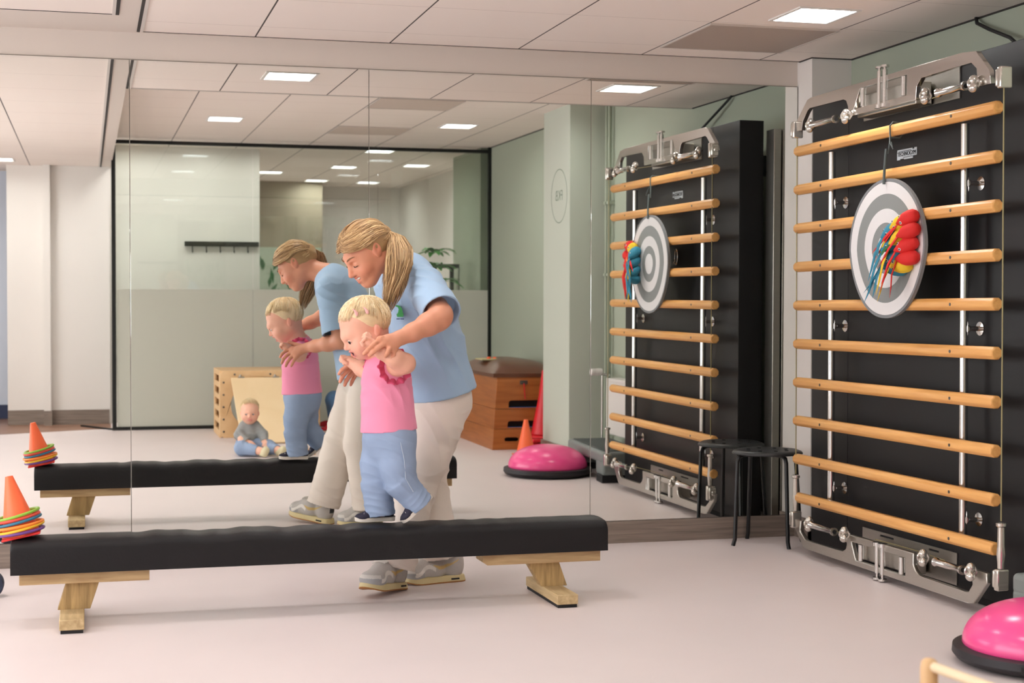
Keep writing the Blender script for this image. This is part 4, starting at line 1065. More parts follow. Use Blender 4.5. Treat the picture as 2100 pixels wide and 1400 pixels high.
class Head:
    """Head frame: f forward, u up, s to the person's left; a is the overall scale (1 = adult)."""
    def __init__(s, c, yaw, pitch, roll, a, child=False):
        # yaw 0 faces -x; positive yaw turns towards -y; pitch positive looks down
        f = np.array([-math.cos(yaw)*math.cos(pitch), -math.sin(yaw)*math.cos(pitch), -math.sin(pitch)])
        l = np.array([math.sin(yaw), -math.cos(yaw), 0.0])        # person's left
        u = np.cross(f, l); u = u if u[2] > 0 else -u
        cr, sr = math.cos(roll), math.sin(roll)
        l2 = l*cr+u*sr; u2 = -l*sr+u*cr
        s.c = np.array(c, float); s.f, s.u, s.l, s.a, s.child = f, u2, l2, a, child
        s.R = np.stack([f, l2, u2], 1)
    def p(s, f, l, u): return s.c+s.a*(s.f*f+s.l*l+s.u*u)
    def skull(s, S):
        a = s.a; p = s.p; R = s.R
        if not s.child:
            S.ell(p(-0.012,0,0.022), np.array([0.098,0.077,0.092])*a, R, 0.02)
            S.ell(p(0.040,0,-0.030), np.array([0.062,0.060,0.080])*a, R, 0.03*a)
            S.cone(p(0.062,0,-0.098), p(0.076,0,-0.100), 0.022*a, 0.017*a, 0.03*a)              # chin
            for q in (-1,1):
                S.cone(p(-0.015,0.052*q,-0.045), p(0.062,0.018*q,-0.098), 0.020*a, 0.018*a, 0.03*a)   # jaw
                S.ell(p(0.066,0.036*q,-0.042), np.array([0.026,0.024,0.024])*a, R, 0.02*a)          # cheek (smile)
                S.cone(p(0.082,0.030*q,0.020), p(0.090,0.008*q,0.016), 0.011*a, 0.010*a, 0.018*a)    # brow
            for q in (-1,1): S.ell(p(0.094,0.031*q,-0.004), np.array([0.014,0.018,0.012])*a, R, 0.010*a, cut=True)
            for q in (-1,1): S.ell(p(0.080,0.031*q,-0.006), np.array([0.0135,0.0155,0.013])*a, R, 0.004*a)  # lids
            S.cone(p(0.090,0,0.008), p(0.116,0,-0.036), 0.0075*a, 0.0095*a, 0.012*a)             # nose
            S.ell(p(0.110,0,-0.040), np.array([0.013,0.015,0.009])*a, R, 0.006*a)
            for q in (-1,1): S.ell(p(0.102,0.012*q,-0.041), np.array([0.009,0.007,0.007])*a, R, 0.005*a)
            # smiling mouth: a muzzle, two lips and an upturned opening between them
            S.ell(p(0.084,0,-0.066), np.array([0.018,0.032,0.022])*a, R, 0.014*a)
            for q in (-1,1):
                S.cone(p(0.1045,0.002*q,-0.0575), p(0.092,0.022*q,-0.0535), 0.0046*a, 0.0038*a, 0.004*a).cone(p(0.092,0.022*q,-0.0535), p(0.076,0.036*q,-0.0460), 0.0038*a, 0.0022*a, 0.004*a)
                S.cone(p(0.1000,0.002*q,-0.0800), p(0.089,0.022*q,-0.0690), 0.0054*a, 0.0044*a, 0.004*a).cone(p(0.089,0.022*q,-0.0690), p(0.076,0.035*q,-0.0490), 0.0044*a, 0.0022*a, 0.004*a)
                S.cone(p(0.106,0.001*q,-0.0680), p(0.094,0.020*q,-0.0610), 0.0068*a, 0.0056*a, 0.002*a, cut=True).cone(p(0.094,0.020*q,-0.0610), p(0.083,0.033*q,-0.0490), 0.0056*a, 0.0026*a, 0.002*a, cut=True)
        else:
            S.ell(p(-0.010,0,0.018), np.array([0.103,0.083,0.092])*a, R, 0.02)
            S.ell(p(0.030,0,-0.045), np.array([0.068,0.070,0.066])*a, R, 0.035*a)
            S.cone(p(0.064,0,-0.098), p(0.070,0,-0.098), 0.018*a, 0.016*a, 0.03*a)
            for q in (-1,1):
                S.ell(p(0.054,0.040*q,-0.062), np.array([0.034,0.032,0.034])*a, R, 0.02*a)      # full cheeks
                S.cone(p(-0.01,0.052*q,-0.058), p(0.05,0.022*q,-0.094), 0.024*a, 0.018*a, 0.03*a)
                S.cone(p(0.080,0.030*q,-0.002), p(0.088,0.008*q,-0.006), 0.010*a, 0.009*a, 0.03*a)
            for q in (-1,1): S.ell(p(0.100,0.031*q,-0.028), np.array([0.012,0.016,0.009])*a, R, 0.010*a, cut=True)
            for q in (-1,1): S.ell(p(0.082,0.031*q,-0.028), np.array([0.0125,0.0150,0.0125])*a, R, 0.004*a)
            S.cone(p(0.090,0,-0.022), p(0.106,0,-0.047), 0.0065*a, 0.0105*a, 0.010*a)
            for q in (-1,1): S.ell(p(0.098,0.009*q,-0.053), np.array([0.008,0.007,0.006])*a, R, 0.005*a)
            S.ell(p(0.082,0,-0.076), np.array([0.016,0.026,0.016])*a, R, 0.012*a)
        # ears
        for q in (-1,1):
            ex = -0.006 if not s.child else -0.020; eu = 0.004 if not s.child else -0.030
            yy = 0.0765 if not s.child else 0.084
            Re = np.stack([s.f*0.93+s.u*0.2+s.l*q*-0.25, s.l*q, s.u], 1)
            Re[:,0] /= np.linalg.norm(Re[:,0])
            S.ell(p(ex,yy*q,eu), np.array([0.018,0.0085,0.031])*a*(0.72 if s.child else 1.05), Re, 0.006*a)
            S.ell(p(ex+0.001,(yy+0.0112)*q,eu+0.004), np.array([0.0100,0.0070,0.018])*a*(0.72 if s.child else 1.05), Re, 0.003*a, cut=True)
    def mouth(s, S, opening):
        a = s.a; p = s.p; R = s.R
        if opening:   # laughing child's mouth
            for q in (-1,1):
                S.cone(p(0.100,0,-0.0670), p(0.082,0.023*q,-0.0720), 0.0042*a, 0.003*a, 0.004*a)
                S.cone(p(0.092,0,-0.0935), p(0.082,0.022*q,-0.0765), 0.0048*a, 0.003*a, 0.004*a)
            S.ell(p(0.104,0,-0.0810), np.array([0.022,0.0150,0.0105])*a, R, 0.003*a, cut=True)
            for q in (-1,1): S.cone(p(0.098,0.006*q,-0.0800), p(0.080,0.025*q,-0.0700), 0.0075*a, 0.0032*a, 0.003*a, cut=True)
        else:
            S.cone(p(0.098,-0.010,-0.0740), p(0.098,0.010,-0.0740), 0.0038*a, 0.0038*a, 0.004*a)
            S.cone(p(0.096,-0.008,-0.0840), p(0.096,0.008,-0.0840), 0.0044*a, 0.0044*a, 0.004*a)
            S.ell(p(0.104,0,-0.0788), np.array([0.010,0.0075,0.0032])*a, R, 0.002*a, cut=True)
    def paint(s, V, skin, lip=(178, 84, 84), cheek=(214, 128, 108)):
        base = np.array(lin(skin)); L_ = np.array(lin(lip)); C = np.array(lin(cheek))
        q = (V-s.c)@s.R/s.a
        col = np.tile(base, (len(V), 1))
        def mix(w_, c):
            w_ = np.clip(w_, 0, 1)[:,None]; col[:] = col*(1-w_)+c*w_
        ch = s.child
        for sg in (-1,1):
            c0 = np.array([0.066,0.044*sg,-0.045 if not ch else -0.062])
            mix(0.55*np.exp(-((q-c0)**2).sum(1)/(0.022**2)), C)
            c1 = np.array([-0.006 if not ch else -0.02,0.08*sg,0.004 if not ch else -0.03])
            mix(0.5*np.exp(-((q-c1)**2).sum(1)/(0.025**2)), C)
        if ch:
            m_ = (q[:,0] > 0.080) & (np.abs(q[:,1]) < 0.024) & (np.abs(q[:,2]+0.0795) < 0.0125)
            w_ = np.exp(-((q[:,2]+0.0800)/0.0155)**4-((q[:,1])/0.0255)**4)*(q[:,0] > 0.076)
            mix(w_, L_)
            mix(((q[:,0] > 0.06) & (q[:,0] < 0.0915) & (np.abs(q[:,1]) < 0.019) & (np.abs(q[:,2]+0.080) < 0.0105)).astype(float), np.array(lin((92, 30, 34))))
        else:
            dmin = np.full(len(q), 1.0)
            for sg in (-1,1):
                for P_ in (((0.1045,0,-0.0575),(0.092,0.022*sg,-0.0535),(0.076,0.036*sg,-0.0460)),((0.1,0,-0.080),(0.089,0.022*sg,-0.069),(0.076,0.035*sg,-0.049))):
                    for A_, B_ in zip(P_[:-1], P_[1:]):
                        A_ = np.array(A_); B_ = np.array(B_); ab = B_-A_; t_ = np.clip(((q-A_)@ab)/(ab@ab), 0, 1)
                        dmin = np.minimum(dmin, np.linalg.norm(q-A_-t_[:,None]*ab, axis=1))
            mix(1.15-dmin/0.0062*0.75-(dmin > 0.0075), L_)
            mix(((q[:,0] < 0.0955) & (q[:,0] > 0.06) & (np.abs(q[:,1]) < 0.024) & (np.abs(q[:,2]+0.066-0.45*np.abs(q[:,1])) < 0.0055)).astype(float), np.array(lin((96, 40, 40))))
        mix(0.45*np.exp(-((q-np.array([0.118,0,-0.042]))**2).sum(1)/(0.014**2)), C)
        return col
    def features(s, body, iris, brow, open_=1.0, teeth=False, clipped=False):
        a = s.a; p = s.p; ch = s.child
        eu = -0.006 if not ch else -0.028; ef = 0.0815 if not ch else 0.0835
        er = 0.0128 if not ch else 0.0125
        if open_ > 0:
            for q in (-1,1):
                gaze = s.f*0.90+s.l*(0.12*q+0.30)-s.u*0.10
                c = p(ef,0.031*q,eu)
                e = MB().ell(c, (er*a,)*3, 20, 14); eo = e.build('eye', m_eye, body, angle=80)
                g = Vector(gaze); g.normalize()
                MB().lathe([(0.0005,er*a*1.00),(0.0040*a,er*a*0.965),(0.0070*a,er*a*0.84)][::-1], c, g, 20).build('iris', mat('iris_'+str(iris), iris, 0.15), eo)
                MB().lathe([(0.0001,er*a*1.03),(0.0032*a,er*a*0.995),(0.0036*a,er*a*0.93)][::-1], c, g, 14).build('pupil', mat('pupil_black', (12,10,10), 0.1), eo)
        # lashes: a dark line along each upper lid
        la = MB()
        for q in (-1,1):
            pts = []
            for k in range(9):
                t_ = -1+2*k/8; lid = (0.0035 if open_ > 0 else -0.0068)
                pts.append(p(ef+er*0.93-0.0085*t_*t_+(0.0010 if open_ else 0.0018), 0.031*q+0.0185*t_, eu+lid-(0.0040*t_*t_ if open_ else -0.0030*t_*t_)))
            la.tube([tuple(x) for x in pts], [0.0005*a]+[(0.0011 if open_ > 0 else 0.0016)*a]*7+[0.0005*a], 6)
        la.build('eyelashes', mat('lash_brown', (52, 36, 28), 0.6), body)
        br = MB()
        for q in (-1,1):
            pts = [p((0.104 if not ch else 0.1005)-0.022*t_*t_-0.001, (0.012+0.040*t_)*q, (0.020 if not ch else -0.006)+0.009*math.sin(t_*2.3)) for t_ in [k/7 for k in range(8)]]
            br.tube([tuple(x) for x in pts], [0.0020*a,0.0030*a,0.0030*a,0.0028*a,0.0026*a,0.0022*a,0.0016*a,0.0007*a], 8, flat=0.5)
        br.build('eyebrows', mat('brow_'+str(brow), brow, 0.8), body)
        if teeth:
            te = MB()
            pts = [p(0.0975-15*y*y, y, -0.0635+12*y*y) for y in [(-0.029+0.058*k/14) for k in range(15)]]
            te.tube([tuple(x) for x in pts], 0.0046*a, 8).build('teeth', mat('tooth_white', (240, 234, 224), 0.25), body)
m_eye = mat('eye_white', (236, 232, 228), 0.12)

def locks(name, parent, paths, r, cols, n=5, flat=0.6, seed=1):
    """Hair locks: every path is a list of points; the lock thins towards its end."""
    rnd = random.Random(seed); vs = []; fs = []; cl = []
    base = 0
    for pth in paths:
        P = [Vector(tuple(x)) for x in pth]; m_ = MB(); k = len(P)
        rr = r*rnd.uniform(0.7, 1.25)
        R = [rr*(0.25+0.75*math.sin(math.pi*min(1, 0.05+t_/(k-1)*0.9)))*(1 if t_ < k-3 else (1-(t_-(k-3))/3.2)) for t_ in range(k)]
        m_.tube(P, R, n, flat=flat)
        c = np.array(lin(rnd.choice(cols)))*rnd.uniform(0.85, 1.15)
        vs += m_.v; fs += [tuple(i+base for i in f) for f in m_.f]; cl += [c]*len(m_.v); base += len(m_.v)
    o0 = origin_of(parent); me = bpy.data.meshes.new(name)
    me.from_pydata([Vector(v)-o0 for v in vs], [], fs)
    ca = me.color_attributes.new('Col', 'FLOAT_COLOR', 'POINT')
    ca.data.foreach_set('color', np.concatenate([np.array(cl), np.ones((len(cl), 1))], 1).astype(np.float32).ravel())
    for p_ in me.polygons: p_.use_smooth = True
    ob = bpy.data.objects.new(name, me); COL.objects.link(ob); ob.parent = parent; me.materials.append(m_hair)
    return ob

def fingers(S, specs, k=0.004):
    for pts, rs in specs:
        S.chain(pts, rs, k)

def shoe(root, heel, toe, up, L_, Wd, col_u, col_s, name, kind):
    """A shoe from heel to toe; up is the sole's normal. Returns nothing, links sole, upper and trims."""
    h = Vector(heel); t = Vector(toe); f = (t-h).normalized(); upv = Vector(up); upv = (upv-f*upv.dot(f)).normalized(); sd = f.cross(upv)
    def P(a, b, c): return h+f*(a*L_)+sd*(b*Wd)+upv*(c*L_)
    # outline of the sole, half widths along the length
    st = [(0.0,0.20),(0.02,0.30),(0.08,0.38),(0.2,0.39),(0.35,0.37),(0.5,0.40),(0.65,0.48),(0.8,0.48),(0.9,0.40),(0.97,0.26),(1.0,0.12)]
    def slab(c0, c1, g0, g1, curl):
        vs = []; fs = []
        for (c, g) in ((c0,g0),(c1,g1)):
            for sg in (1,-1):
                seq = st if sg == 1 else st[::-1]
                for a, b in seq:
                    lift = curl*max(0,(a-0.75)/0.25)**2
                    aa = 0.5+(a-0.5)*(1+g*0.06); vs.append(P(aa, b*sg*(1+g*0.10)*1.0, c+lift))
        n = len(st)*2
        fs.append(tuple(range(n-1,-1,-1))); fs.append(tuple(range(n,2*n)))
        for i in range(n): fs.append((i,(i+1)%n,n+(i+1)%n,n+i))
        return MB().add(vs, fs)
    return P, slab

def _fcone(s, p0, p1, r0, r1, k=0.01, cut=False, sq=None):
    """Flat-ended cone, for hems and cuffs."""
    p0 = np.array(p0, float); p1 = np.array(p1, float); m = max(r0, r1)*(1 if sq is None else max(1, 1/sq[1]))+k+2*s.h
    sl, g = s._slice(np.minimum(p0, p1)-m, np.maximum(p0, p1)+m)
    if sl is None: return s
    ab = p1-p0; L = math.sqrt(float(ab@ab)); ab = ab/L
    q = [g[i]-p0[i] for i in range(3)]
    t = q[0]*ab[0]+q[1]*ab[1]+q[2]*ab[2]; tc = np.clip(t/L, 0, 1)
    e = [q[i]-t*ab[i] for i in range(3)]
    if sq is not None:
        ax = np.array(sq[0], float); ax /= np.linalg.norm(ax); f = sq[1]; da = e[0]*ax[0]+e[1]*ax[1]+e[2]*ax[2]
        R = np.sqrt(np.maximum(e[0]**2+e[1]**2+e[2]**2+da*da*(1/(f*f)-1), 0))
    else: R = np.sqrt(e[0]**2+e[1]**2+e[2]**2)
    d = np.maximum(np.maximum(R-(r0+(r1-r0)*tc), t-L), -t)
    s._comb(sl, d.astype(np.float32), k, cut); return s
Field.fcone = _fcone

def hem(S, p0, p1, r0, r1, depth=0.05, wall=0.006, k=0.015, sq=None):
    """Cloth tube ending in an open cuff at p1."""
    S.fcone(p0, p1, r0, r1, k, sq=sq)
    p0 = np.array(p0, float); p1 = np.array(p1, float); d = (p1-p0)/np.linalg.norm(p1-p0)
    S.fcone(p1-d*depth, p1+d*0.02, r1-wall-0.003, r1-wall-0.001, 0.003, cut=True, sq=sq)

def make_shoe(parent, heel, toe, up, L, W, m_up, m_sole, style):
    h = np.array(heel, float); t = np.array(toe, float); f = (t-h)/np.linalg.norm(t-h); upv = np.array(up, float); upv -= f*(upv@f); upv /= np.linalg.norm(upv)
    sd = np.cross(upv, f)
    R = np.stack([f, sd, upv], 1)
    P = lambda a, b, c: h+f*(a*L)+sd*(b*W)+upv*(c*L)
    root = empty('shoe', (0,0,0)); root.parent = parent; root.location = -origin_of(parent)+Vector(P(0.5,0,0))
    S = Field(P(0.5,0,0.15)-L*0.75, P(0.5,0,0.15)+L*0.75, 0.0028 if L > 0.2 else 0.002)
    ell = lambda a, b, c, x, y, z, k=0.03: S.ell(P(a,b,c), (x*L, y*W, z*L), R, k*L*2)
    hk = 1.35 if style == 'runner' else 1.0
    ell(0.80,0.02,0.12*hk,0.20,0.50,0.105*hk); ell(0.55,0,0.16*hk,0.27,0.44,0.15*hk); ell(0.18,0,0.19*hk,0.175,0.40,0.20*hk)
    if style == 'runner':
        S.cone(P(0.17,0,0.25),P(0.18,0,0.42),0.35*W,0.32*W,0.02); S.cone(P(0.46,0,0.30),P(0.36,0,0.45),0.26*W,0.20*W,0.02)
        S.cone(P(0.19,0,0.44),P(0.21,0,0.60),0.26*W,0.26*W,0.006,cut=True)
    else:
        S.cone(P(0.16,0,0.20),P(0.17,0,0.30),0.32*W,0.30*W,0.01); S.cone(P(0.19,0,0.32),P(0.20,0,0.5),0.25*W,0.25*W,0.004,cut=True)
    S.plane_cut(P(0,0,0.075),upv)     # keep the part above the sole
    V, F = S.mesh(1)
    q = (V-h); la_, lb_, lc_ = q@f/L, q@sd/W, q@upv/L
    if style == 'runner':
        col = np.tile(np.array(lin((194, 190, 186))), (len(V), 1))
        def pt(mask, rgb): col[mask] = np.array(lin(rgb))
        pt((la_ > 0.70) & (lc_ < 0.185), (176, 176, 178))
        edge = 0.20+0.055*np.sin((la_-0.52)*15.0)
        pt((la_ > 0.52) & (la_ < 0.86) & (lc_ > edge-0.022) & (lc_ < edge+0.040) & (np.abs(lb_) > 0.10), (236, 232, 226))
        pt((la_ > 0.86) & (lc_ > 0.185) & (lc_ < 0.235), (222, 218, 212))
        px_, pc_, pw_ = [0.14, 0.25, 0.36, 0.46, 0.56], [0.345, 0.285, 0.245, 0.240, 0.285], [0.006, 0.015, 0.027, 0.030, 0.006]
        cc = np.interp(la_, px_, pc_); ww = np.interp(la_, px_, pw_)
        pt((la_ > 0.14) & (la_ < 0.56) & (np.abs(lc_-cc) < ww) & (np.abs(lb_) > 0.15), (216, 188, 128))
        pt((lc_ > 0.40) & (la_ < 0.30), (214, 208, 204))
        pt((la_ < 0.015) & (lc_ > 0.22), (70, 74, 78))
        mesh_obj('upper', V, F, m_runv, root, col)
    else: mesh_obj('upper', V, F, m_up, root)
    def top(a, b):
        k_ = (np.abs(la_-a) < 0.03) & (np.abs(lb_-b) < 0.06)
        return float(lc_[k_].max()) if k_.any() else 0.3
    st = [(-0.012,0.06),(-0.010,0.14),(0.0,0.23),(0.02,0.30),(0.05,0.35),(0.10,0.385),(0.18,0.395),(0.3,0.385),(0.45,0.40),(0.58,0.445),(0.68,0.475),(0.76,0.485),(0.83,0.47),(0.89,0.425),(0.94,0.345),(0.975,0.24),(0.993,0.14),(1.0,0.05)]
    def slab(c0, c1, grow0, grow1, name, m, par, curl=0.05):
        vs = []; fs = []
        for c, g in ((c0,grow0),(c1,grow1)):
            for sg in (1,-1):
                for a, b in (st if sg == 1 else st[::-1]):
                    vs.append(P(0.5+(a-0.5)*(1+g), b*sg*(1+g), c+curl*max(0,(a-0.72)/0.28)**2))
        n = len(st)*2; fs = [tuple(range(n-1,-1,-1)), tuple(range(n,2*n))]+[(i,(i+1)%n,n+(i+1)%n,n+i) for i in range(n)]
        return MB().add(vs, fs).build(name, m, par, bev=0.0022, seg=2)
    if style == 'runner':
        slab(0.0,0.018,0.0,0.01,'outsole',mat('gum_outsole',(176,120,66),0.6),root)
        so = slab(0.018,0.105,0.01,-0.04,'midsole',m_sole,root)
        for sg in (-1,1):
            MB().hexa([P(0.13,0.38*sg,0.045),P(0.26,0.38*sg,0.045),P(0.26,0.412*sg,0.045),P(0.13,0.412*sg,0.045),P(0.13,0.38*sg,0.068),P(0.26,0.38*sg,0.068),P(0.26,0.412*sg,0.068),P(0.13,0.412*sg,0.068)]).build('air_window', m_dark, so)
        la = MB()
        for i in range(6):
            a = 0.66-0.050*i
            la.tube([P(a_, b_, top(a_, b_)+0.006) for a_, b_ in ((a+0.012,-0.26),(a+0.004,-0.13),(a,0.0),(a-0.006,0.13),(a-0.014,0.26))],0.0030,6,flat=0.6)
            la.tube([P(a_, b_, top(a_, b_)+0.008) for a_, b_ in ((a+0.012,-0.24),(a-0.012,-0.10),(a-0.030,0.06),(a-0.050,0.24))],0.0026,6,flat=0.6)
        c_ = top(0.38,0.0)
        for sg in (-1,1): la.tube([P(0.38,0,c_+0.01),P(0.42,0.12*sg,c_+0.03),P(0.48,0.20*sg,c_),P(0.44,0.08*sg,c_+0.01),P(0.38,0,c_+0.01)],0.0026,6)
        la.build('laces', mat('white_laces',(226,222,216),0.8), root)
    else:
        so = slab(0.0,0.11,0.0,0.02,'sole',m_sole,root,0.02)
        slab(0.112,0.122,0.022,0.022,'sole_stripe',m_dark,so,0.02)
        MB().tube([P(0.80,-0.30,0.20),P(0.78,-0.15,0.228),P(0.77,0,0.235),P(0.78,0.15,0.228),P(0.80,0.30,0.20)],0.0016,6).build('stitch', m_sole, root)
    return root

# ================================================================== woman
SK_W = (216, 151, 122)
wo = empty('person', (1.33,-0.88,0), 'woman with blonde half ponytail, pale blue T-shirt and cream trousers, bending to hold the toddler', 'person')
H = Head((1.036,-1.065,1.326), 0.30, 0.63, 0.0, 0.97)
S = Field((0.86,-1.52,0.0),(1.60,-0.62,1.52),0.0033)
H.skull(S)
S.cone(H.p(-0.035,0,-0.055), (1.195,-0.985,1.262), 0.052, 0.056, 0.035)
# torso and hips under the clothes
S.chain([(1.205,-0.98,1.245),(1.25,-0.95,1.13),(1.31,-0.905,0.98),(1.36,-0.87,0.84)],[0.075,0.115,0.105,0.125],0.04,sq=((1,0,0.5),0.75))
S.cone((1.21,-0.98,1.225),(1.25,-1.115,1.19),0.055,0.05,0.03).cone((1.21,-0.98,1.225),(1.175,-0.83,1.19),0.055,0.05,0.03)
S.chain([(1.36,-0.94,0.80),(1.245,-0.95,0.42),(1.160,-0.964,0.11)],[0.085,0.055,0.030],0.02)
S.chain([(1.380,-0.81,0.78),(1.322,-0.80,0.42),(1.423,-0.810,0.11)],[0.085,0.055,0.030],0.02)
S.cone((1.160,-0.964,0.11),(1.150,-0.976,0.07),0.030,0.028,0.02).cone((1.423,-0.810,0.11),(1.40,-0.814,0.07),0.030,0.028,0.02)
# left arm, the hand laid over the toddler's
S.chain([(1.25,-1.12,1.19),(1.272,-1.29,1.082),(1.255,-1.325,1.066)],[0.050,0.044,0.043],0.02)
S.chain([(1.262,-1.315,1.070),(1.215,-1.345,1.048),(1.150,-1.372,1.018),(1.100,-1.388,0.999)],[0.043,0.041,0.032,0.0255],0.02)
S.cone((1.100,-1.388,0.999),(1.055,-1.402,0.990),0.024,0.024,0.02,sq=((0.1,1,0.25),0.62))
kn = [(1.022,-1.414,0.995),(1.040,-1.418,0.981),(1.058,-1.416,0.966),(1.072,-1.410,0.952)]
for kq in kn: S.cone((1.088,-1.396,0.992),kq,0.0165,0.0112,0.014)
S.cone(kn[0],kn[3],0.010,0.010,0.012)
fingers(S, [([kn[0],(0.998,-1.420,0.978),(0.977,-1.420,0.958),(0.962,-1.416,0.943)],[0.0102,0.0092,0.0084,0.0072]),
            ([kn[1],(1.015,-1.427,0.966),(0.994,-1.427,0.950),(0.981,-1.422,0.937)],[0.0104,0.0094,0.0086,0.0074]),
            ([kn[2],(1.050,-1.432,0.957),(1.043,-1.432,0.943),(1.039,-1.424,0.934)],[0.0100,0.0090,0.0082,0.0072]),
            ([kn[3],(1.070,-1.420,0.938),(1.062,-1.414,0.926),(1.054,-1.404,0.920)],[0.0090,0.0080,0.0072,0.0064])])
fingers(S, [([(1.082,-1.372,0.985),(1.046,-1.352,0.972),(1.018,-1.350,0.955),(1.000,-1.356,0.945)],[0.0145,0.0115,0.0098,0.0082])],0.008)
# right arm on the mirror side, hand under the toddler's fist
S.chain([(1.175,-0.83,1.19),(1.205,-0.775,1.03),(1.222,-0.755,0.945)],[0.050,0.045,0.042],0.02)
S.chain([(1.222,-0.755,0.940),(1.165,-0.822,0.925),(1.110,-0.888,0.910),(1.078,-0.925,0.902)],[0.042,0.038,0.030,0.025],0.02)
S.cone((1.078,-0.925,0.902),(1.035,-0.948,0.892),0.024,0.023,0.02,sq=((0.4,0.6,-0.5),0.65))
kn = [(1.000,-0.968,0.895),(0.999,-0.955,0.880),(1.006,-0.942,0.866),(1.018,-0.932,0.854)]
for kq in kn: S.cone((1.062,-0.934,0.898),kq,0.016,0.0110,0.014)
S.cone(kn[0],kn[3],0.010,0.009,0.012)
fingers(S, [([kn[0],(0.972,-0.978,0.884),(0.952,-0.975,0.868),(0.942,-0.968,0.853)],[0.0100,0.0090,0.0082,0.0070]),
            ([kn[1],(0.974,-0.960,0.862),(0.956,-0.958,0.842),(0.948,-0.955,0.822)],[0.0102,0.0092,0.0084,0.0072]),
            ([kn[2],(0.988,-0.944,0.846),(0.974,-0.946,0.826),(0.967,-0.948,0.808)],[0.0098,0.0090,0.0082,0.0070]),
            ([kn[3],(1.006,-0.930,0.836),(0.998,-0.932,0.820),(0.993,-0.936,0.808)],[0.0088,0.0080,0.0072,0.0062])])
fingers(S, [([(1.060,-0.950,0.905),(1.028,-0.985,0.912),(1.005,-1.000,0.920),(0.988,-1.002,0.928)],[0.0140,0.0112,0.0096,0.0080])],0.008)
V, F = S.mesh(1)
body = mesh_obj('body', V, F, m_skin, wo, H.paint(V, SK_W, lip=(186, 92, 86), cheek=(218, 128, 104)))
H.features(body, (80, 110, 120), (126, 92, 62), open_=0, teeth=True)

# T-shirt
m_shirt = mat('pale_blue_jersey', (158, 186, 214), 0.85, sheen=0.15, noise=0.04, nscale=14, bump=0.06, bscale=500)
S = Field((0.92,-1.42,0.72),(1.56,-0.58,1.40),0.0042)
sq = ((1,-0.1,0.45),0.80)
S.chain([(1.330,-0.880,0.93),(1.312,-0.900,1.0),(1.278,-0.930,1.09),(1.245,-0.955,1.165),(1.215,-0.975,1.22)],[0.153,0.150,0.152,0.140,0.105],0.05,sq=sq)
S.fcone((1.318,-0.892,0.97),(1.364,-0.872,0.770),0.152,0.174,0.03,sq=((1,0,0.2),0.86))
S.cone((1.215,-0.985,1.225),(1.252,-1.110,1.200),0.082,0.070,0.04).cone((1.215,-0.975,1.225),(1.178,-0.840,1.200),0.082,0.070,0.04)
hem(S,(1.250,-1.105,1.198),(1.277,-1.288,1.088),0.073,0.078,0.05)
hem(S,(1.178,-0.845,1.200),(1.205,-0.775,0.975),0.073,0.080,0.05)
S.fcone(H.p(-0.02,0,-0.03),(1.188,-0.988,1.272),0.052,0.066,0.004,cut=True)   # neck opening
S.cone((1.10,-1.03,1.215),(1.15,-1.01,1.225),0.045,0.055,0.006,cut=True)
V, F = S.mesh(2)
V = folds(V, F, [((1.25,-1.14,1.17),0.09,(0.6,0.6,0.9),0.05,0.016),((1.19,-0.82,1.15),0.11,(0.2,0.3,1),0.05,0.010),((1.36,-0.97,0.92),0.13,(1,0.2,0.5),0.10,0.012),
                 ((1.26,-1.08,1.02),0.15,(0.8,0.2,0.5),0.075,0.010),((1.40,-0.9,1.0),0.15,(0.5,0.3,1),0.09,0.008),((1.20,-1.02,1.10),0.13,(1,0.5,0.1),0.06,0.009)])
shirt = mesh_obj('t_shirt', V, F, m_shirt, wo)
# small green dinosaur print on the chest
SV = np.array([v.co for v in shirt.data.vertices])+np.array(origin_of(wo))
def shirt_y(x, z):
    q = SV[(np.abs(SV[:,0]-x) < 0.012) & (np.abs(SV[:,2]-z) < 0.012)]
    return float(q[:,1].min()) if len(q) else -1.10
dino = [(0.0,0.0),(0.020,0.0),(0.022,0.010),(0.017,0.022),(0.015,0.034),(0.010,0.044),(0.004,0.050),(-0.008,0.054),(-0.010,0.048),(0.0,0.044),(0.004,0.034),(0.002,0.020),(-0.003,0.010)]
px0, pz0 = 1.157, 1.074
dino = [(a*0.85, b*0.85) for a, b in dino]
dy = [shirt_y(px0+a, pz0+b) for a, b in dino]
mb_ = MB(); nn = len(dino)
yy0 = np.array(dy).mean(); sl_ = np.linalg.lstsq(np.array([(a, b, 1) for a, b in dino]), np.array(dy), rcond=None)[0]
fy_ = lambda u, v, o: (px0+u, float(sl_[0]*u+sl_[1]*v+sl_[2])-o, pz0+v)
mb_.prism(dino, [], lambda u, v: fy_(u, v, 0.009), lambda u, v: fy_(u, v, -0.006)).build('chest_print', mat('print_green', (62, 148, 84), 0.8), shirt)
MB().prism([(-0.002,-0.010),(0.007,-0.010),(0.007,-0.006),(-0.002,-0.006)],[],lambda u, v: fy_(u, v, 0.009), lambda u, v: fy_(u, v, -0.006)).prism([(0.011,-0.010),(0.021,-0.010),(0.021,-0.006),(0.011,-0.006)],[],lambda u, v: fy_(u, v, 0.009), lambda u, v: fy_(u, v, -0.006)).build('print_text', mat('print_navy', (70, 86, 130), 0.8), shirt)
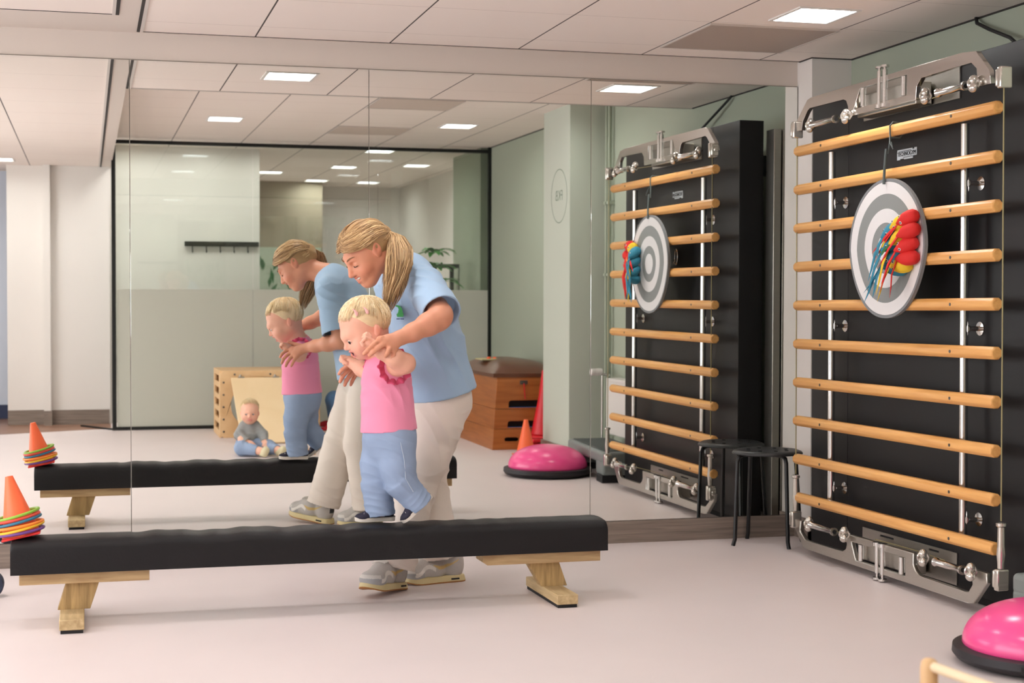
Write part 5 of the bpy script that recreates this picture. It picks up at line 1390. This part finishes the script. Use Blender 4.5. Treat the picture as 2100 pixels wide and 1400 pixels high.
# trousers
m_trs = mat('cream_corduroy', (232, 221, 211), 0.85, sheen=0.1, noise=0.05, nscale=9, bump=0.08, bscale=300)
S = Field((1.02,-1.12,0.05),(1.56,-0.64,0.95),0.0042)
S.chain([(1.345,-0.872,0.86),(1.366,-0.870,0.80),(1.385,-0.872,0.745)],[0.100,0.112,0.114],0.03,sq=((1,0,0.1),0.90))
S.ell((1.400,-0.920,0.735),(0.080,0.078,0.095),None,0.03).ell((1.405,-0.825,0.735),(0.080,0.078,0.095),None,0.03)
S.chain([(1.362,-0.925,0.75),(1.330,-0.943,0.65),(1.285,-0.948,0.52),(1.242,-0.950,0.40)],[0.102,0.104,0.096,0.088],0.03)
hem(S,(1.248,-0.950,0.42),(1.158,-0.962,0.094),0.088,0.086,0.06)
S.chain([(1.378,-0.815,0.75),(1.362,-0.803,0.62),(1.318,-0.802,0.42)],[0.100,0.098,0.082],0.03)
hem(S,(1.320,-0.802,0.44),(1.372,-0.805,0.096),0.083,0.088,0.06)
V, F = S.mesh(2)
V = folds(V, F, [((1.38,-0.9,0.64),0.12,(0.3,0.2,1),0.07,0.008),((1.23,-0.95,0.40),0.13,(0.4,0.1,1),0.085,0.009),((1.17,-0.95,0.13),0.10,(0.2,0.2,1),0.05,0.010),
                 ((1.37,-0.80,0.14),0.11,(0.2,0.1,1),0.055,0.010),((1.40,-0.80,0.45),0.14,(0.4,0.1,1),0.09,0.008),((1.34,-1.0,0.62),0.12,(1,0.1,0.4),0.07,0.006)])
trs = mesh_obj('trousers', V, F, m_trs, wo)
MB().tube([(1.235,-0.905,0.835),(1.245,-0.90,0.80),(1.262,-0.90,0.79)],0.004,6).build('drawstring', m_dark, trs)
m_runv = vcol_mat('sneaker_suede_and_mesh', 0.8, nscale=160, namt=0.06)
m_run = mat('grey_mesh_sneaker', (164, 160, 156), 0.75, noise=0.08, nscale=120); m_mid = mat('cream_midsole', (222, 206, 158), 0.55)
make_shoe(wo,(1.195,-0.928,0.0),(1.013,-1.122,0.030),(0.08,0.10,1),0.268,0.105,m_run,m_mid,'runner')
make_shoe(wo,(1.475,-0.800,0.0),(1.212,-0.852,0.0),(0,0,1),0.268,0.105,m_run,m_mid,'runner')

# hair: a cap, swept-back locks and the falling tail
HC = [(158,124,86),(176,142,100),(196,162,118),(210,180,136),(140,108,74),(186,152,110)]
rnd = random.Random(11)
T = np.array([1.108,-1.052,1.398])
def skp(d, lift, rad=(0.100,0.080,0.096)):
    """Point over the skull in direction d (head axes), lifted off the scalp."""
    d = np.array(d, float); d /= np.linalg.norm(d)
    k = 1/math.sqrt(sum((d[i]/rad[i])**2 for i in range(3)))
    q = d*(k+lift); return H.p(q[0]-0.012, q[1], q[2]+0.022)
def dirof(w):
    q = (np.array(w)-H.c)@H.R/H.a - np.array([-0.012,0,0.022]); return q/np.linalg.norm(q)
S = Field(H.c-0.2, H.c+0.2, 0.004)
S.ell(H.p(-0.014,0,0.023), (0.100,0.080,0.096), H.R, 0.01)
S.cone(H.p(-0.09,0,0.0), T, 0.035, 0.022, 0.03)
S.ell(H.p(0.085,0,-0.045), (0.100,0.12,0.112), H.R, 0.01, cut=True)      # the face stays clear
S.ell(H.p(0.025,0,-0.10), (0.10,0.12,0.092), H.R, 0.01, cut=True)
V, F = S.mesh(2)
hb = mesh_obj('hair', V, F, m_hair, wo, np.tile(np.array(lin((170,136,96))), (len(V),1)))
paths = []
dT = dirof(T)
def spline(C, t_):
    n = len(C)-1; x = t_*n; i = min(n-1, int(x)); u = x-i
    p0, p1, p2, p3 = C[max(0,i-1)], C[i], C[i+1], C[min(n,i+2)]
    return 0.5*((2*p1)+(-p0+p2)*u+(2*p0-5*p1+4*p2-p3)*u*u+(-p0+3*p1-3*p2+p3)*u**3)
for sg, cnt in ((1,760),(-1,420)):
    low = [(.60,-.30*sg if sg > 0 else .25,.72),(.99,.10*sg,.40),(.76,.70*sg,.24),(.28,.96*sg,.20),(-.25,.96*sg,.22),(-.80,.60*sg,.05)]
    high = [(.30,-.25,.92),(.62,.10*sg,.80),(.30,.30*sg,.90),(-.15,.38*sg,.92),(-.60,.33*sg,.75),(-.90,.20*sg,.35)]
    for i in range(cnt):
        h = rnd.random()**0.9
        C = [np.array(lo)*(1-h)+np.array(hi)*h+np.array([rnd.uniform(-.05,.05) for _ in range(3)]) for lo, hi in zip(low, high)]+[dT]
        lift = rnd.uniform(0.0005,0.006); vol = rnd.uniform(0.55,1.1); t0 = rnd.uniform(0,0.25) if rnd.random() < 0.6 else rnd.uniform(0,0.6); pts = []
        for k in range(15):
            t_ = t0+(1-t0)*k/14; dd = spline(C, t_)
            bulge = vol*(0.020*math.exp(-((t_-0.22)/0.15)**2)*(1-0.55*h)+0.008*math.exp(-((t_-0.55)/0.25)**2))
            pts.append(skp(dd, lift+bulge+0.0012*math.sin(k*1.1+i)))
        pts[-1] = T+np.array([rnd.uniform(-.010,.010),rnd.uniform(-.010,.010),rnd.uniform(-.010,.012)])
        pts[-2] = pts[-2]*0.5+(pts[-1]+pts[-3])*0.25
        paths.append(pts)
for i in range(420):      # hair behind the ears and at the nape brushed up to the tie
    l_ = rnd.uniform(-1,1); d0 = np.array([-0.030-rnd.uniform(0,.04)-0.02*(1-abs(l_)), l_*0.075, -0.055+abs(l_)*0.055+rnd.uniform(-.01,.015)]); pts = []
    for k in range(8):
        t_ = k/7; pts.append(skp(d0/np.linalg.norm(d0)*(1-t_)+dT*t_, rnd.uniform(0.002,0.006)))
    pts[-1] = T+np.array([rnd.uniform(-.01,.01),rnd.uniform(-.01,.01),rnd.uniform(-.01,.01)]); paths.append(pts)
locks('swept_locks', hb, paths, 0.0025, HC, seed=2)
paths = []
for i in range(800):     # the loose tail over the left shoulder
    a = rnd.uniform(0,2*math.pi); q = math.sqrt(rnd.random())
    ox, oy = q*math.cos(a), q*math.sin(a)
    g = [T+np.array([0.0,0,0.010]), np.array([1.150,-1.075,1.390]), np.array([1.155,-1.115,1.345]), np.array([1.143,-1.160,1.285]), np.array([1.122,-1.192,1.220]), np.array([1.102,-1.208,1.155]), np.array([1.082,-1.212,1.090])]
    wd = [0.020,0.030,0.044,0.052,0.046,0.032,0.012]
    ln = rnd.uniform(0.72,1.0); ph = rnd.uniform(0,6.28)
    pts = []
    for k in range(15):
        t_ = k/14*ln*6; i0 = min(5,int(t_)); fr = t_-i0
        c_ = g[i0]*(1-fr)+g[i0+1]*fr; w_ = wd[i0]*(1-fr)+wd[i0+1]*fr
        pts.append(c_+np.array([ox*w_, oy*w_*0.62, -0.25*ox*w_])+(0.0025+0.00025*k)*np.array([math.sin(k*0.8+ph*0.35+ox*2),math.cos(k*0.7+ph),0]))
    paths.append(pts)
for i in range(26):      # strands by the ear and nape joining the tail
    s0 = H.p(-0.045-rnd.uniform(0,.03), 0.078, -0.02-rnd.uniform(0,.05))
    pts = [s0, s0+np.array([0.012,-0.012,-0.03]), np.array([1.105,-1.160,1.250])+rnd.uniform(-.012,.012), np.array([1.105,-1.190,1.19])+rnd.uniform(-.010,.010), np.array([1.098,-1.205,1.13])+rnd.uniform(-.006,.006)]
    paths.append([pts[0]]+[pts[j]*(1-q)+pts[j+1]*q for j in range(4) for q in (0.33,0.66,1.0)])
locks('ponytail', hb, paths, 0.0022, HC, seed=3)
MB().torus(T,0.020,0.005,(0.6,-0.3,0.5),24,8).build('hair_tie', mat('hair_tie_brown', (92,66,44), 0.7), hb)

# ================================================================== toddler on the beam
SK_T = (230, 174, 150)
to = empty('person', (1.08,-1.24,0.305), 'toddler with pale blonde hair, pink top and jeans, stepping along the balance beam', 'person')
G = Head((0.993,-1.238,1.043), 0.12, 0.47, 0.0, 0.93, child=True)
S = Field((0.86,-1.46,0.30),(1.30,-0.94,1.20),0.0027)
G.skull(S); G.mouth(S, True)
S.cone(G.p(-0.03,0,-0.06),(1.066,-1.236,0.925),0.042,0.046,0.03)
S.chain([(1.072,-1.236,0.905),(1.078,-1.236,0.80),(1.085,-1.236,0.68),(1.085,-1.236,0.62)],[0.056,0.068,0.072,0.072],0.03,sq=((1,0,0),0.92))
S.chain([(1.078,-1.285,0.897),(1.100,-1.335,0.895),(1.122,-1.372,0.905)],[0.034,0.035,0.036],0.02)
S.chain([(1.122,-1.374,0.905),(1.080,-1.388,0.925),(1.035,-1.388,0.950),(1.005,-1.388,0.968)],[0.036,0.034,0.028,0.0205],0.015)
S.cone((1.005,-1.388,0.968),(0.985,-1.386,0.982),0.0205,0.0205,0.012)
fingers(S,[([(0.985,-1.398,0.992),(0.970,-1.404,0.999),(0.962,-1.400,0.990)],[0.0078,0.0070,0.0062]),
           ([(0.987,-1.390,1.000),(0.973,-1.392,1.009),(0.964,-1.388,1.002)],[0.0078,0.0070,0.0062]),
           ([(0.990,-1.380,1.004),(0.979,-1.380,1.015),(0.969,-1.376,1.010)],[0.0076,0.0068,0.0060]),
           ([(0.994,-1.370,1.003),(0.986,-1.368,1.014),(0.977,-1.365,1.010)],[0.0068,0.0062,0.0054]),
           ([(0.975,-1.392,0.978),(0.962,-1.398,0.974),(0.955,-1.396,0.982)],[0.0080,0.0070,0.0060])],0.003)
S.chain([(1.070,-1.185,0.895),(1.062,-1.120,0.868),(1.052,-1.070,0.858)],[0.034,0.034,0.034],0.02)
S.chain([(1.052,-1.070,0.858),(1.020,-1.030,0.875),(0.995,-1.005,0.892)],[0.034,0.030,0.021],0.015)
S.cone((0.995,-1.005,0.892),(0.975,-0.990,0.904),0.021,0.020,0.012)
fingers(S,[([(0.965,-0.998,0.912),(0.952,-1.004,0.906),(0.955,-1.004,0.893)],[0.0078,0.0072,0.0062]),
           ([(0.963,-0.990,0.918),(0.949,-0.994,0.915),(0.946,-0.996,0.902)],[0.0078,0.0072,0.0062]),
           ([(0.963,-0.980,0.920),(0.950,-0.982,0.920),(0.944,-0.984,0.908)],[0.0076,0.0070,0.0060]),
           ([(0.967,-0.971,0.919),(0.956,-0.970,0.920),(0.949,-0.971,0.911)],[0.0068,0.0062,0.0054]),
           ([(0.978,-1.002,0.900),(0.966,-1.012,0.896),(0.957,-1.010,0.902)],[0.0080,0.0070,0.0060])],0.003)
S.chain([(1.10,-1.28,0.62),(1.115,-1.285,0.47),(1.19,-1.282,0.39)],[0.060,0.045,0.030],0.02)
S.chain([(1.065,-1.195,0.62),(1.045,-1.198,0.47),(1.06,-1.204,0.345)],[0.060,0.045,0.030],0.02)
V, F = S.mesh(1)
tb = mesh_obj('body', V, F, m_skin, to, G.paint(V, SK_T, lip=(206, 110, 112), cheek=(238, 150, 132)))
G.features(tb, (52, 44, 44), (196, 158, 120), open_=1)
m_pinkt = mat('pink_jersey', (238, 146, 178), 0.85, sheen=0.15, noise=0.04, nscale=16, bump=0.05, bscale=500)
m_frill = mat('deep_pink_frill', (214, 82, 120), 0.8)
S = Field((0.92,-1.40,0.60),(1.26,-1.08,0.98),0.0032)
S.chain([(1.080,-1.236,0.76),(1.078,-1.236,0.84),(1.076,-1.236,0.885)],[0.094,0.088,0.076],0.03,sq=((0,1,0),0.92))
S.fcone((1.079,-1.236,0.80),(1.087,-1.236,0.650),0.092,0.107,0.02,sq=((0,1,0),0.92))
S.cone((1.078,-1.25,0.893),(1.086,-1.300,0.893),0.046,0.044,0.03).cone((1.076,-1.22,0.893),(1.070,-1.172,0.890),0.046,0.044,0.03)
S.cone(G.p(-0.03,0,-0.06),(1.062,-1.236,0.945),0.044,0.050,0.006,cut=True)
V, F = S.mesh(2)
V = folds(V, F, [((1.09,-1.32,0.82),0.07,(1,0.2,0.8),0.06,0.006),((1.12,-1.33,0.78),0.05,(1,0,0.2),0.05,0.004),((1.0,-1.25,0.78),0.07,(0.3,0.3,1),0.06,0.004)])
tt = mesh_obj('pink_top', V, F, m_pinkt, to)
def frill(c, nrm, r0, r1, par):
    c = Vector(c); nrm = Vector(nrm).normalized(); a = Vector((0,0,1)); u = (a-nrm*a.dot(nrm)).normalized(); v = nrm.cross(u)
    vs = []; fs = []; n = 96; m_ = 5
    for j in range(m_+1):
        q = j/m_
        for k in range(n):
            th = 2*math.pi*k/n; rr = r0+(r1-r0)*q+0.004*q*abs(math.sin(th*11)); off = 0.010*q*math.sin(th*11)+0.012*q
            vs.append(c+(u*math.cos(th)+v*math.sin(th))*rr+nrm*off)
    for j in range(m_):
        for k in range(n): fs.append((j*n+k, j*n+(k+1) % n, (j+1)*n+(k+1) % n, (j+1)*n+k))
    o = MB().add(vs, fs).build('sleeve_frill', m_frill, par, angle=80)
    sol = o.modifiers.new('thickness','SOLIDIFY'); sol.thickness = 0.0016
frill((1.090,-1.318,0.893),(0.25,-1,0.05),0.040,0.066,tt); frill((1.068,-1.160,0.888),(-0.1,1,-0.1),0.038,0.058,tt)
m_jean = mat('light_blue_denim', (144, 163, 192), 0.85, noise=0.16, nscale=9, bump=0.08, bscale=700)
S = Field((0.94,-1.38,0.29),(1.28,-1.10,0.70),0.0032)
S.chain([(1.088,-1.236,0.665),(1.090,-1.236,0.625),(1.092,-1.238,0.585)],[0.094,0.094,0.080],0.03,sq=((0,1,0),0.95))
S.chain([(1.108,-1.276,0.600),(1.112,-1.284,0.520),(1.118,-1.287,0.462)],[0.074,0.064,0.057],0.02)
hem(S,(1.118,-1.287,0.466),(1.200,-1.283,0.372),0.057,0.052,0.03,0.004,0.02)
S.chain([(1.064,-1.198,0.600),(1.050,-1.197,0.520),(1.046,-1.199,0.45)],[0.070,0.062,0.056],0.02)
hem(S,(1.046,-1.199,0.455),(1.060,-1.205,0.328),0.056,0.057,0.03,0.004,0.02)
V, F = S.mesh(2)
V = folds(V, F, [((1.09,-1.30,0.60),0.06,(0.3,0.1,1),0.03,0.005),((1.12,-1.30,0.47),0.06,(0.5,0.1,0.6),0.03,0.006),((1.19,-1.29,0.40),0.05,(1,0.1,-1),0.022,0.005),((1.05,-1.21,0.36),0.06,(0.1,0.1,1),0.028,0.007),((1.05,-1.20,0.50),0.07,(0.3,0.1,1),0.04,0.005)])
jn = mesh_obj('jeans', V, F, m_jean, to)
m_seam = mat('denim_seam_thread', (176, 190, 208), 0.8)
MB().tube([(1.108,-1.352,0.615),(1.122,-1.352,0.55),(1.128,-1.348,0.48),(1.158,-1.342,0.430)],0.0016,6).tube([(1.155,-1.315,0.635),(1.158,-1.318,0.60),(1.168,-1.306,0.575)],0.0013,6).build('side_seam', m_seam, jn)
m_navy = mat('navy_canvas_shoe', (40, 38, 56), 0.8); m_wsole = mat('white_rubber_sole', (226, 218, 208), 0.5)
make_shoe(to,(1.112,-1.203,0.3085),(0.965,-1.212,0.3085),(0,0,1),0.150,0.062,m_navy,m_wsole,'slip')
make_shoe(to,(1.242,-1.279,0.400),(1.140,-1.291,0.312),(-0.65,0,0.76),0.145,0.060,m_navy,m_wsole,'slip')

def child_hair(Hd, parent, cols, capcol, n, seed, r=0.0021, fringe=1.0, rad=(0.104,0.084,0.094)):
    rnd = random.Random(seed)
    S = Field(Hd.c-0.16, Hd.c+0.16, 0.003)
    S.ell(Hd.p(-0.012,0,0.019), tuple(np.array(rad)*1.0*Hd.a), Hd.R, 0.01)
    S.ell(Hd.p(0.090,0,-0.045), tuple(np.array((0.098,0.15,0.118))*Hd.a), Hd.R, 0.012, cut=True)
    S.ell(Hd.p(0.01,0,-0.125), tuple(np.array((0.12,0.14,0.10))*Hd.a), Hd.R, 0.012, cut=True)
    V, F = S.mesh(2)
    hb = mesh_obj('hair', V, F, m_hair, parent, np.tile(np.array(lin(capcol)), (len(V),1)))
    paths = []
    wh = np.array([-0.45,0.12,0.88])
    def sp(d, lift):
        d = d/np.linalg.norm(d); k = 1/math.sqrt(sum((d[i]/rad[i])**2 for i in range(3))); q = d*(k+lift)
        return Hd.p(q[0]-0.012,q[1],q[2]+0.019)
    for i in range(n):
        an = rnd.uniform(-math.pi, math.pi); ca, sa = math.cos(an), math.sin(an)
        if ca > 0.60: end = np.array([0.80,0.80*sa,0.50+rnd.uniform(-.22,.12)*fringe])       # fringe
        elif ca > 0.10: end = np.array([ca*0.9,sa*0.95,0.44+rnd.uniform(-.14,.10)])          # above the temples
        elif ca > -0.35: end = np.array([ca*0.9,sa*0.95,0.50*(ca+0.35)/0.45+rnd.uniform(-.20,.05)])
        else: end = np.array([ca*0.95,sa*0.8,-0.60+rnd.uniform(-.30,.15)])                   # nape
        end /= np.linalg.norm(end)
        t0 = rnd.uniform(0.0,0.45); st_ = wh*(1-t0)+end*t0; st_ = st_/np.linalg.norm(st_)+np.array([rnd.uniform(-.06,.06) for _ in range(3)])
        sw = rnd.uniform(-0.12,0.12); pts = []
        for k in range(9):
            t_ = k/8; d = st_*(1-t_)+end*t_+np.array([0,sw*math.sin(t_*math.pi),0])
            pts.append(sp(d, 0.0012+0.005*math.sin(math.pi*t_)*rnd.random()+0.003*t_*rnd.random()))
        paths.append(pts)
    locks('hair_locks', hb, paths, r*Hd.a, cols, n=4, seed=seed)
    return hb
th_ = child_hair(G, to, [(244,224,186),(236,214,170),(226,200,154),(248,232,200),(218,190,144)], (234,210,168), 1500, 21, r=0.0013)
for (f_, l_, u_) in ((0.026,0.070,0.072),(-0.014,0.078,0.060)):
    c_ = G.p(f_, l_, u_); cm = MB()
    cm.tube([c_+G.f*0.004+G.u*0.016+G.l*0.001, c_+G.l*0.004+G.u*0.006, c_+G.l*0.005-G.u*0.004, c_+G.l*0.004-G.u*0.013],[0.0018,0.0032,0.0068,0.0045],10,flat=0.6)
    cm.build('hair_clip', mat('pale_pink_clip', (244, 190, 186), 0.4), th_)

# ================================================================== baby sitting on the floor
ba = empty('person', (1.13,-4.50,0), 'baby in grey sweatshirt and light jeans sitting on the floor, seen in the mirror', 'person')
B = Head((1.140,-4.495,0.322), -1.47, 0.02, 0.0, 0.78, child=True)
S = Field((0.96,-4.64,0.0),(1.42,-4.18,0.48),0.003)
B.skull(S); B.mouth(S, False)
S.cone(B.p(-0.02,0,-0.07),(1.140,-4.51,0.225),0.036,0.040,0.02)
S.chain([(1.140,-4.515,0.200),(1.132,-4.525,0.14),(1.130,-4.530,0.075)],[0.045,0.055,0.060],0.03)
S.chain([(1.095,-4.510,0.205),(1.062,-4.470,0.150),(1.075,-4.420,0.115),(1.130,-4.385,0.095)],[0.030,0.027,0.024,0.018],0.015)
S.chain([(1.185,-4.510,0.205),(1.228,-4.470,0.150),(1.238,-4.410,0.105),(1.236,-4.385,0.090)],[0.030,0.027,0.024,0.018],0.015)
for cx_, cy_, cz_, sg in ((1.148,-4.372,0.086,1),(1.236,-4.368,0.080,-1)):
    S.cone((cx_-0.012*sg,cy_-0.01,cz_+0.006),(cx_,cy_,cz_),0.018,0.017,0.01)
    fingers(S,[([(cx_+0.006*(q-1.5),cy_+0.012,cz_),(cx_+0.007*(q-1.5),cy_+0.024,cz_-0.010),(cx_+0.007*(q-1.5),cy_+0.024,cz_-0.022)],[0.0062,0.0056,0.0048]) for q in range(4)],0.002)
    fingers(S,[([(cx_+0.014*sg,cy_+0.002,cz_),(cx_+0.022*sg,cy_+0.012,cz_-0.008)],[0.0064,0.0052])],0.003)
S.chain([(1.095,-4.50,0.070),(1.070,-4.38,0.062),(1.200,-4.27,0.045)],[0.050,0.040,0.028],0.02)
S.chain([(1.170,-4.50,0.070),(1.262,-4.40,0.062),(1.330,-4.28,0.045)],[0.050,0.040,0.028],0.02)
V, F = S.mesh(1)
bb = mesh_obj('body', V, F, m_skin, ba, B.paint(V, (236,184,160), lip=(212,136,126), cheek=(232,140,120)))
B.features(bb, (90, 110, 128), (206, 172, 134), open_=1)
m_swt = mat('grey_marl_sweatshirt', (150, 152, 152), 0.9, noise=0.10, nscale=60, bump=0.08, bscale=500)
S = Field((0.98,-4.64,0.02),(1.32,-4.34,0.28),0.0032)
S.chain([(1.140,-4.515,0.205),(1.134,-4.520,0.14)],[0.062,0.082],0.03)
hem(S,(1.135,-4.518,0.16),(1.130,-4.522,0.055),0.082,0.088,0.02,0.004,0.02)
S.chain([(1.10,-4.51,0.205),(1.056,-4.468,0.148)],[0.040,0.036],0.02); hem(S,(1.058,-4.472,0.150),(1.112,-4.394,0.100),0.036,0.029,0.02,0.004,0.015)
S.chain([(1.18,-4.51,0.205),(1.233,-4.468,0.148)],[0.040,0.036],0.02); hem(S,(1.232,-4.472,0.150),(1.238,-4.398,0.098),0.036,0.029,0.02,0.004,0.015)
S.cone(B.p(-0.02,0,-0.07),(1.140,-4.506,0.245),0.034,0.038,0.004,cut=True)
V, F = S.mesh(2); V = folds(V, F, [((1.07,-4.44,0.14),0.06,(0.5,0.5,1),0.03,0.005),((1.23,-4.44,0.14),0.06,(0.3,0.5,1),0.03,0.005),((1.13,-4.44,0.13),0.07,(0.4,0,1),0.04,0.005)])
mesh_obj('sweatshirt', V, F, m_swt, ba)
S = Field((0.98,-4.64,0.0),(1.40,-4.22,0.16),0.003)
S.chain([(1.132,-4.530,0.078),(1.132,-4.500,0.078)],[0.076,0.072],0.03)
S.chain([(1.095,-4.50,0.070),(1.066,-4.38,0.060)],[0.062,0.052],0.02); hem(S,(1.066,-4.385,0.060),(1.178,-4.288,0.048),0.052,0.036,0.02,0.004,0.02)
S.chain([(1.170,-4.50,0.070),(1.264,-4.40,0.060)],[0.062,0.052],0.02); hem(S,(1.262,-4.403,0.060),(1.318,-4.300,0.048),0.052,0.036,0.02,0.004,0.02)
S.plane_cut((1.1,-4.4,0.003),(0,0,1))
V, F = S.mesh(2); V = folds(V, F, [((1.10,-4.40,0.08),0.08,(1,0.4,0.3),0.035,0.005),((1.26,-4.38,0.08),0.07,(0.5,1,0.3),0.03,0.005)])
mesh_obj('jeans', V, F, m_jean, ba)
m_sock = mat('cream_baby_shoe', (214, 206, 172), 0.8)
for cx_, cy_ in ((1.215,-4.262),(1.338,-4.268)):
    S = Field((cx_-0.08,cy_-0.07,0.0),(cx_+0.08,cy_+0.08,0.12),0.0025)
    S.cone((cx_-0.01,cy_-0.012,0.034),(cx_+0.012,cy_+0.022,0.052),0.028,0.026,0.01).cone((cx_+0.004,cy_+0.018,0.03),(cx_+0.012,cy_+0.03,0.060),0.026,0.022,0.01)
    S.plane_cut((cx_,cy_,0.003),(0,0,1))
    V, F = S.mesh(2); mesh_obj('bootee', V, F, m_sock, ba)
child_hair(B, ba, [(240,220,182),(230,208,166),(220,194,150)], (226,202,162), 700, 31, r=0.0015, fringe=0.5)

# ================================================================== adult sitting beside the climbing cube, only a knee shows in the mirror
ad = empty('person', (2.35,-6.25,0), 'person in blue jeans sitting on the floor beside the climbing cube, one knee up', 'person')
A = Head((2.270,-6.20,0.620), 0.2, 0.45, 0.0, 1.0)
S = Field((1.85,-6.62,0.0),(2.65,-5.80,0.96),0.0045)
A.skull(S); S.cone(A.p(-0.03,0,-0.06),(2.36,-6.22,0.52),0.052,0.058,0.03)
S.chain([(2.39,-6.22,0.46),(2.44,-6.24,0.33),(2.46,-6.25,0.16)],[0.12,0.11,0.13],0.04,sq=((1,0,0),0.8))
for sg, hand in ((1,(2.16,-6.02,0.335)),(-1,(2.18,-6.40,0.30))):
    sh = (2.38,-6.22+0.17*sg,0.48); el_ = (2.36,-6.22+0.24*sg,0.26)
    S.chain([sh,el_,tuple(np.array(hand)*0.8+np.array(el_)*0.2)],[0.05,0.042,0.026],0.02)
    S.cone(tuple(np.array(hand)*0.8+np.array(el_)*0.2),hand,0.026,0.022,0.01)
    for q in range(4): fingers(S,[([(hand[0],hand[1]+0.016*(q-1.5),hand[2]),(hand[0]-0.035,hand[1]+0.017*(q-1.5),hand[2]-0.01),(hand[0]-0.06,hand[1]+0.017*(q-1.5),hand[2]-0.03)],[0.010,0.009,0.007])])
    fingers(S,[([(hand[0]+0.01,hand[1]-0.03*sg,hand[2]),(hand[0]-0.02,hand[1]-0.045*sg,hand[2]-0.01)],[0.012,0.009])])
S.chain([(2.42,-6.17,0.14),(2.10,-6.12,0.265),(2.13,-6.05,0.08)],[0.08,0.055,0.036],0.02).chain([(2.42,-6.33,0.14),(2.14,-6.42,0.26),(2.15,-6.45,0.08)],[0.08,0.055,0.036],0.02)
V, F = S.mesh(1)
ab_ = mesh_obj('body', V, F, m_skin, ad, A.paint(V, (208,152,128)))
A.features(ab_, (90,80,60), (90,66,46), open_=1, teeth=True)
S = Field((2.15,-6.62,0.1),(2.65,-5.86,0.72),0.006)
S.chain([(2.39,-6.22,0.46),(2.43,-6.24,0.36)],[0.135,0.13],0.04,sq=((1,0,0),0.82)); hem(S,(2.43,-6.24,0.38),(2.46,-6.25,0.14),0.13,0.15,0.03,sq=((1,0,0),0.85))
for sg in (1,-1): S.cone((2.385,-6.22+0.05*sg,0.48),(2.38,-6.22+0.165*sg,0.475),0.075,0.068,0.03); hem(S,(2.38,-6.22+0.165*sg,0.475),(2.365,-6.22+0.22*sg,0.31),0.068,0.062,0.03)
S.cone(A.p(-0.03,0,-0.06),(2.35,-6.22,0.55),0.058,0.064,0.004,cut=True)
V, F = S.mesh(2); mesh_obj('t_shirt', V, F, m_shirt, ad)
S = Field((1.95,-6.62,0.02),(2.65,-5.86,0.45),0.006)
S.chain([(2.44,-6.25,0.16),(2.42,-6.25,0.14)],[0.145,0.14],0.04)
S.chain([(2.42,-6.17,0.14),(2.10,-6.12,0.265)],[0.10,0.078],0.03); hem(S,(2.10,-6.12,0.265),(2.13,-6.05,0.10),0.078,0.060,0.03)
S.chain([(2.42,-6.33,0.14),(2.14,-6.42,0.26)],[0.10,0.078],0.03); hem(S,(2.14,-6.42,0.26),(2.15,-6.45,0.10),0.078,0.060,0.03)
S.plane_cut((2.4,-6.2,0.004),(0,0,1))
V, F = S.mesh(2); mesh_obj('jeans', V, F, mat('mid_blue_denim', (86, 122, 164), 0.85, noise=0.14, nscale=9), ad)
m_rsh = mat('red_shoe_canvas', (190, 30, 44), 0.7)
make_shoe(ad,(2.20,-6.04,0.0),(1.96,-6.06,0.0),(0,0,1),0.25,0.10,m_rsh,m_wsole,'slip'); make_shoe(ad,(2.22,-6.45,0.0),(1.98,-6.47,0.0),(0,0,1),0.25,0.10,m_rsh,m_wsole,'slip')
S = Field(A.c-0.2, A.c+0.2, 0.005)
S.ell(A.p(-0.016,0,0.026), (0.112,0.090,0.108), A.R, 0.01); S.ell(A.p(0.09,0,-0.045), (0.105,0.13,0.108), A.R, 0.01, cut=True); S.ell(A.p(0.02,0,-0.13), (0.10,0.13,0.085), A.R, 0.01, cut=True)
V, F = S.mesh(2); mesh_obj('hair', V, F, m_hair, ad, np.tile(np.array(lin((110,80,54))), (len(V),1)))

ad.location.x -= 0.085
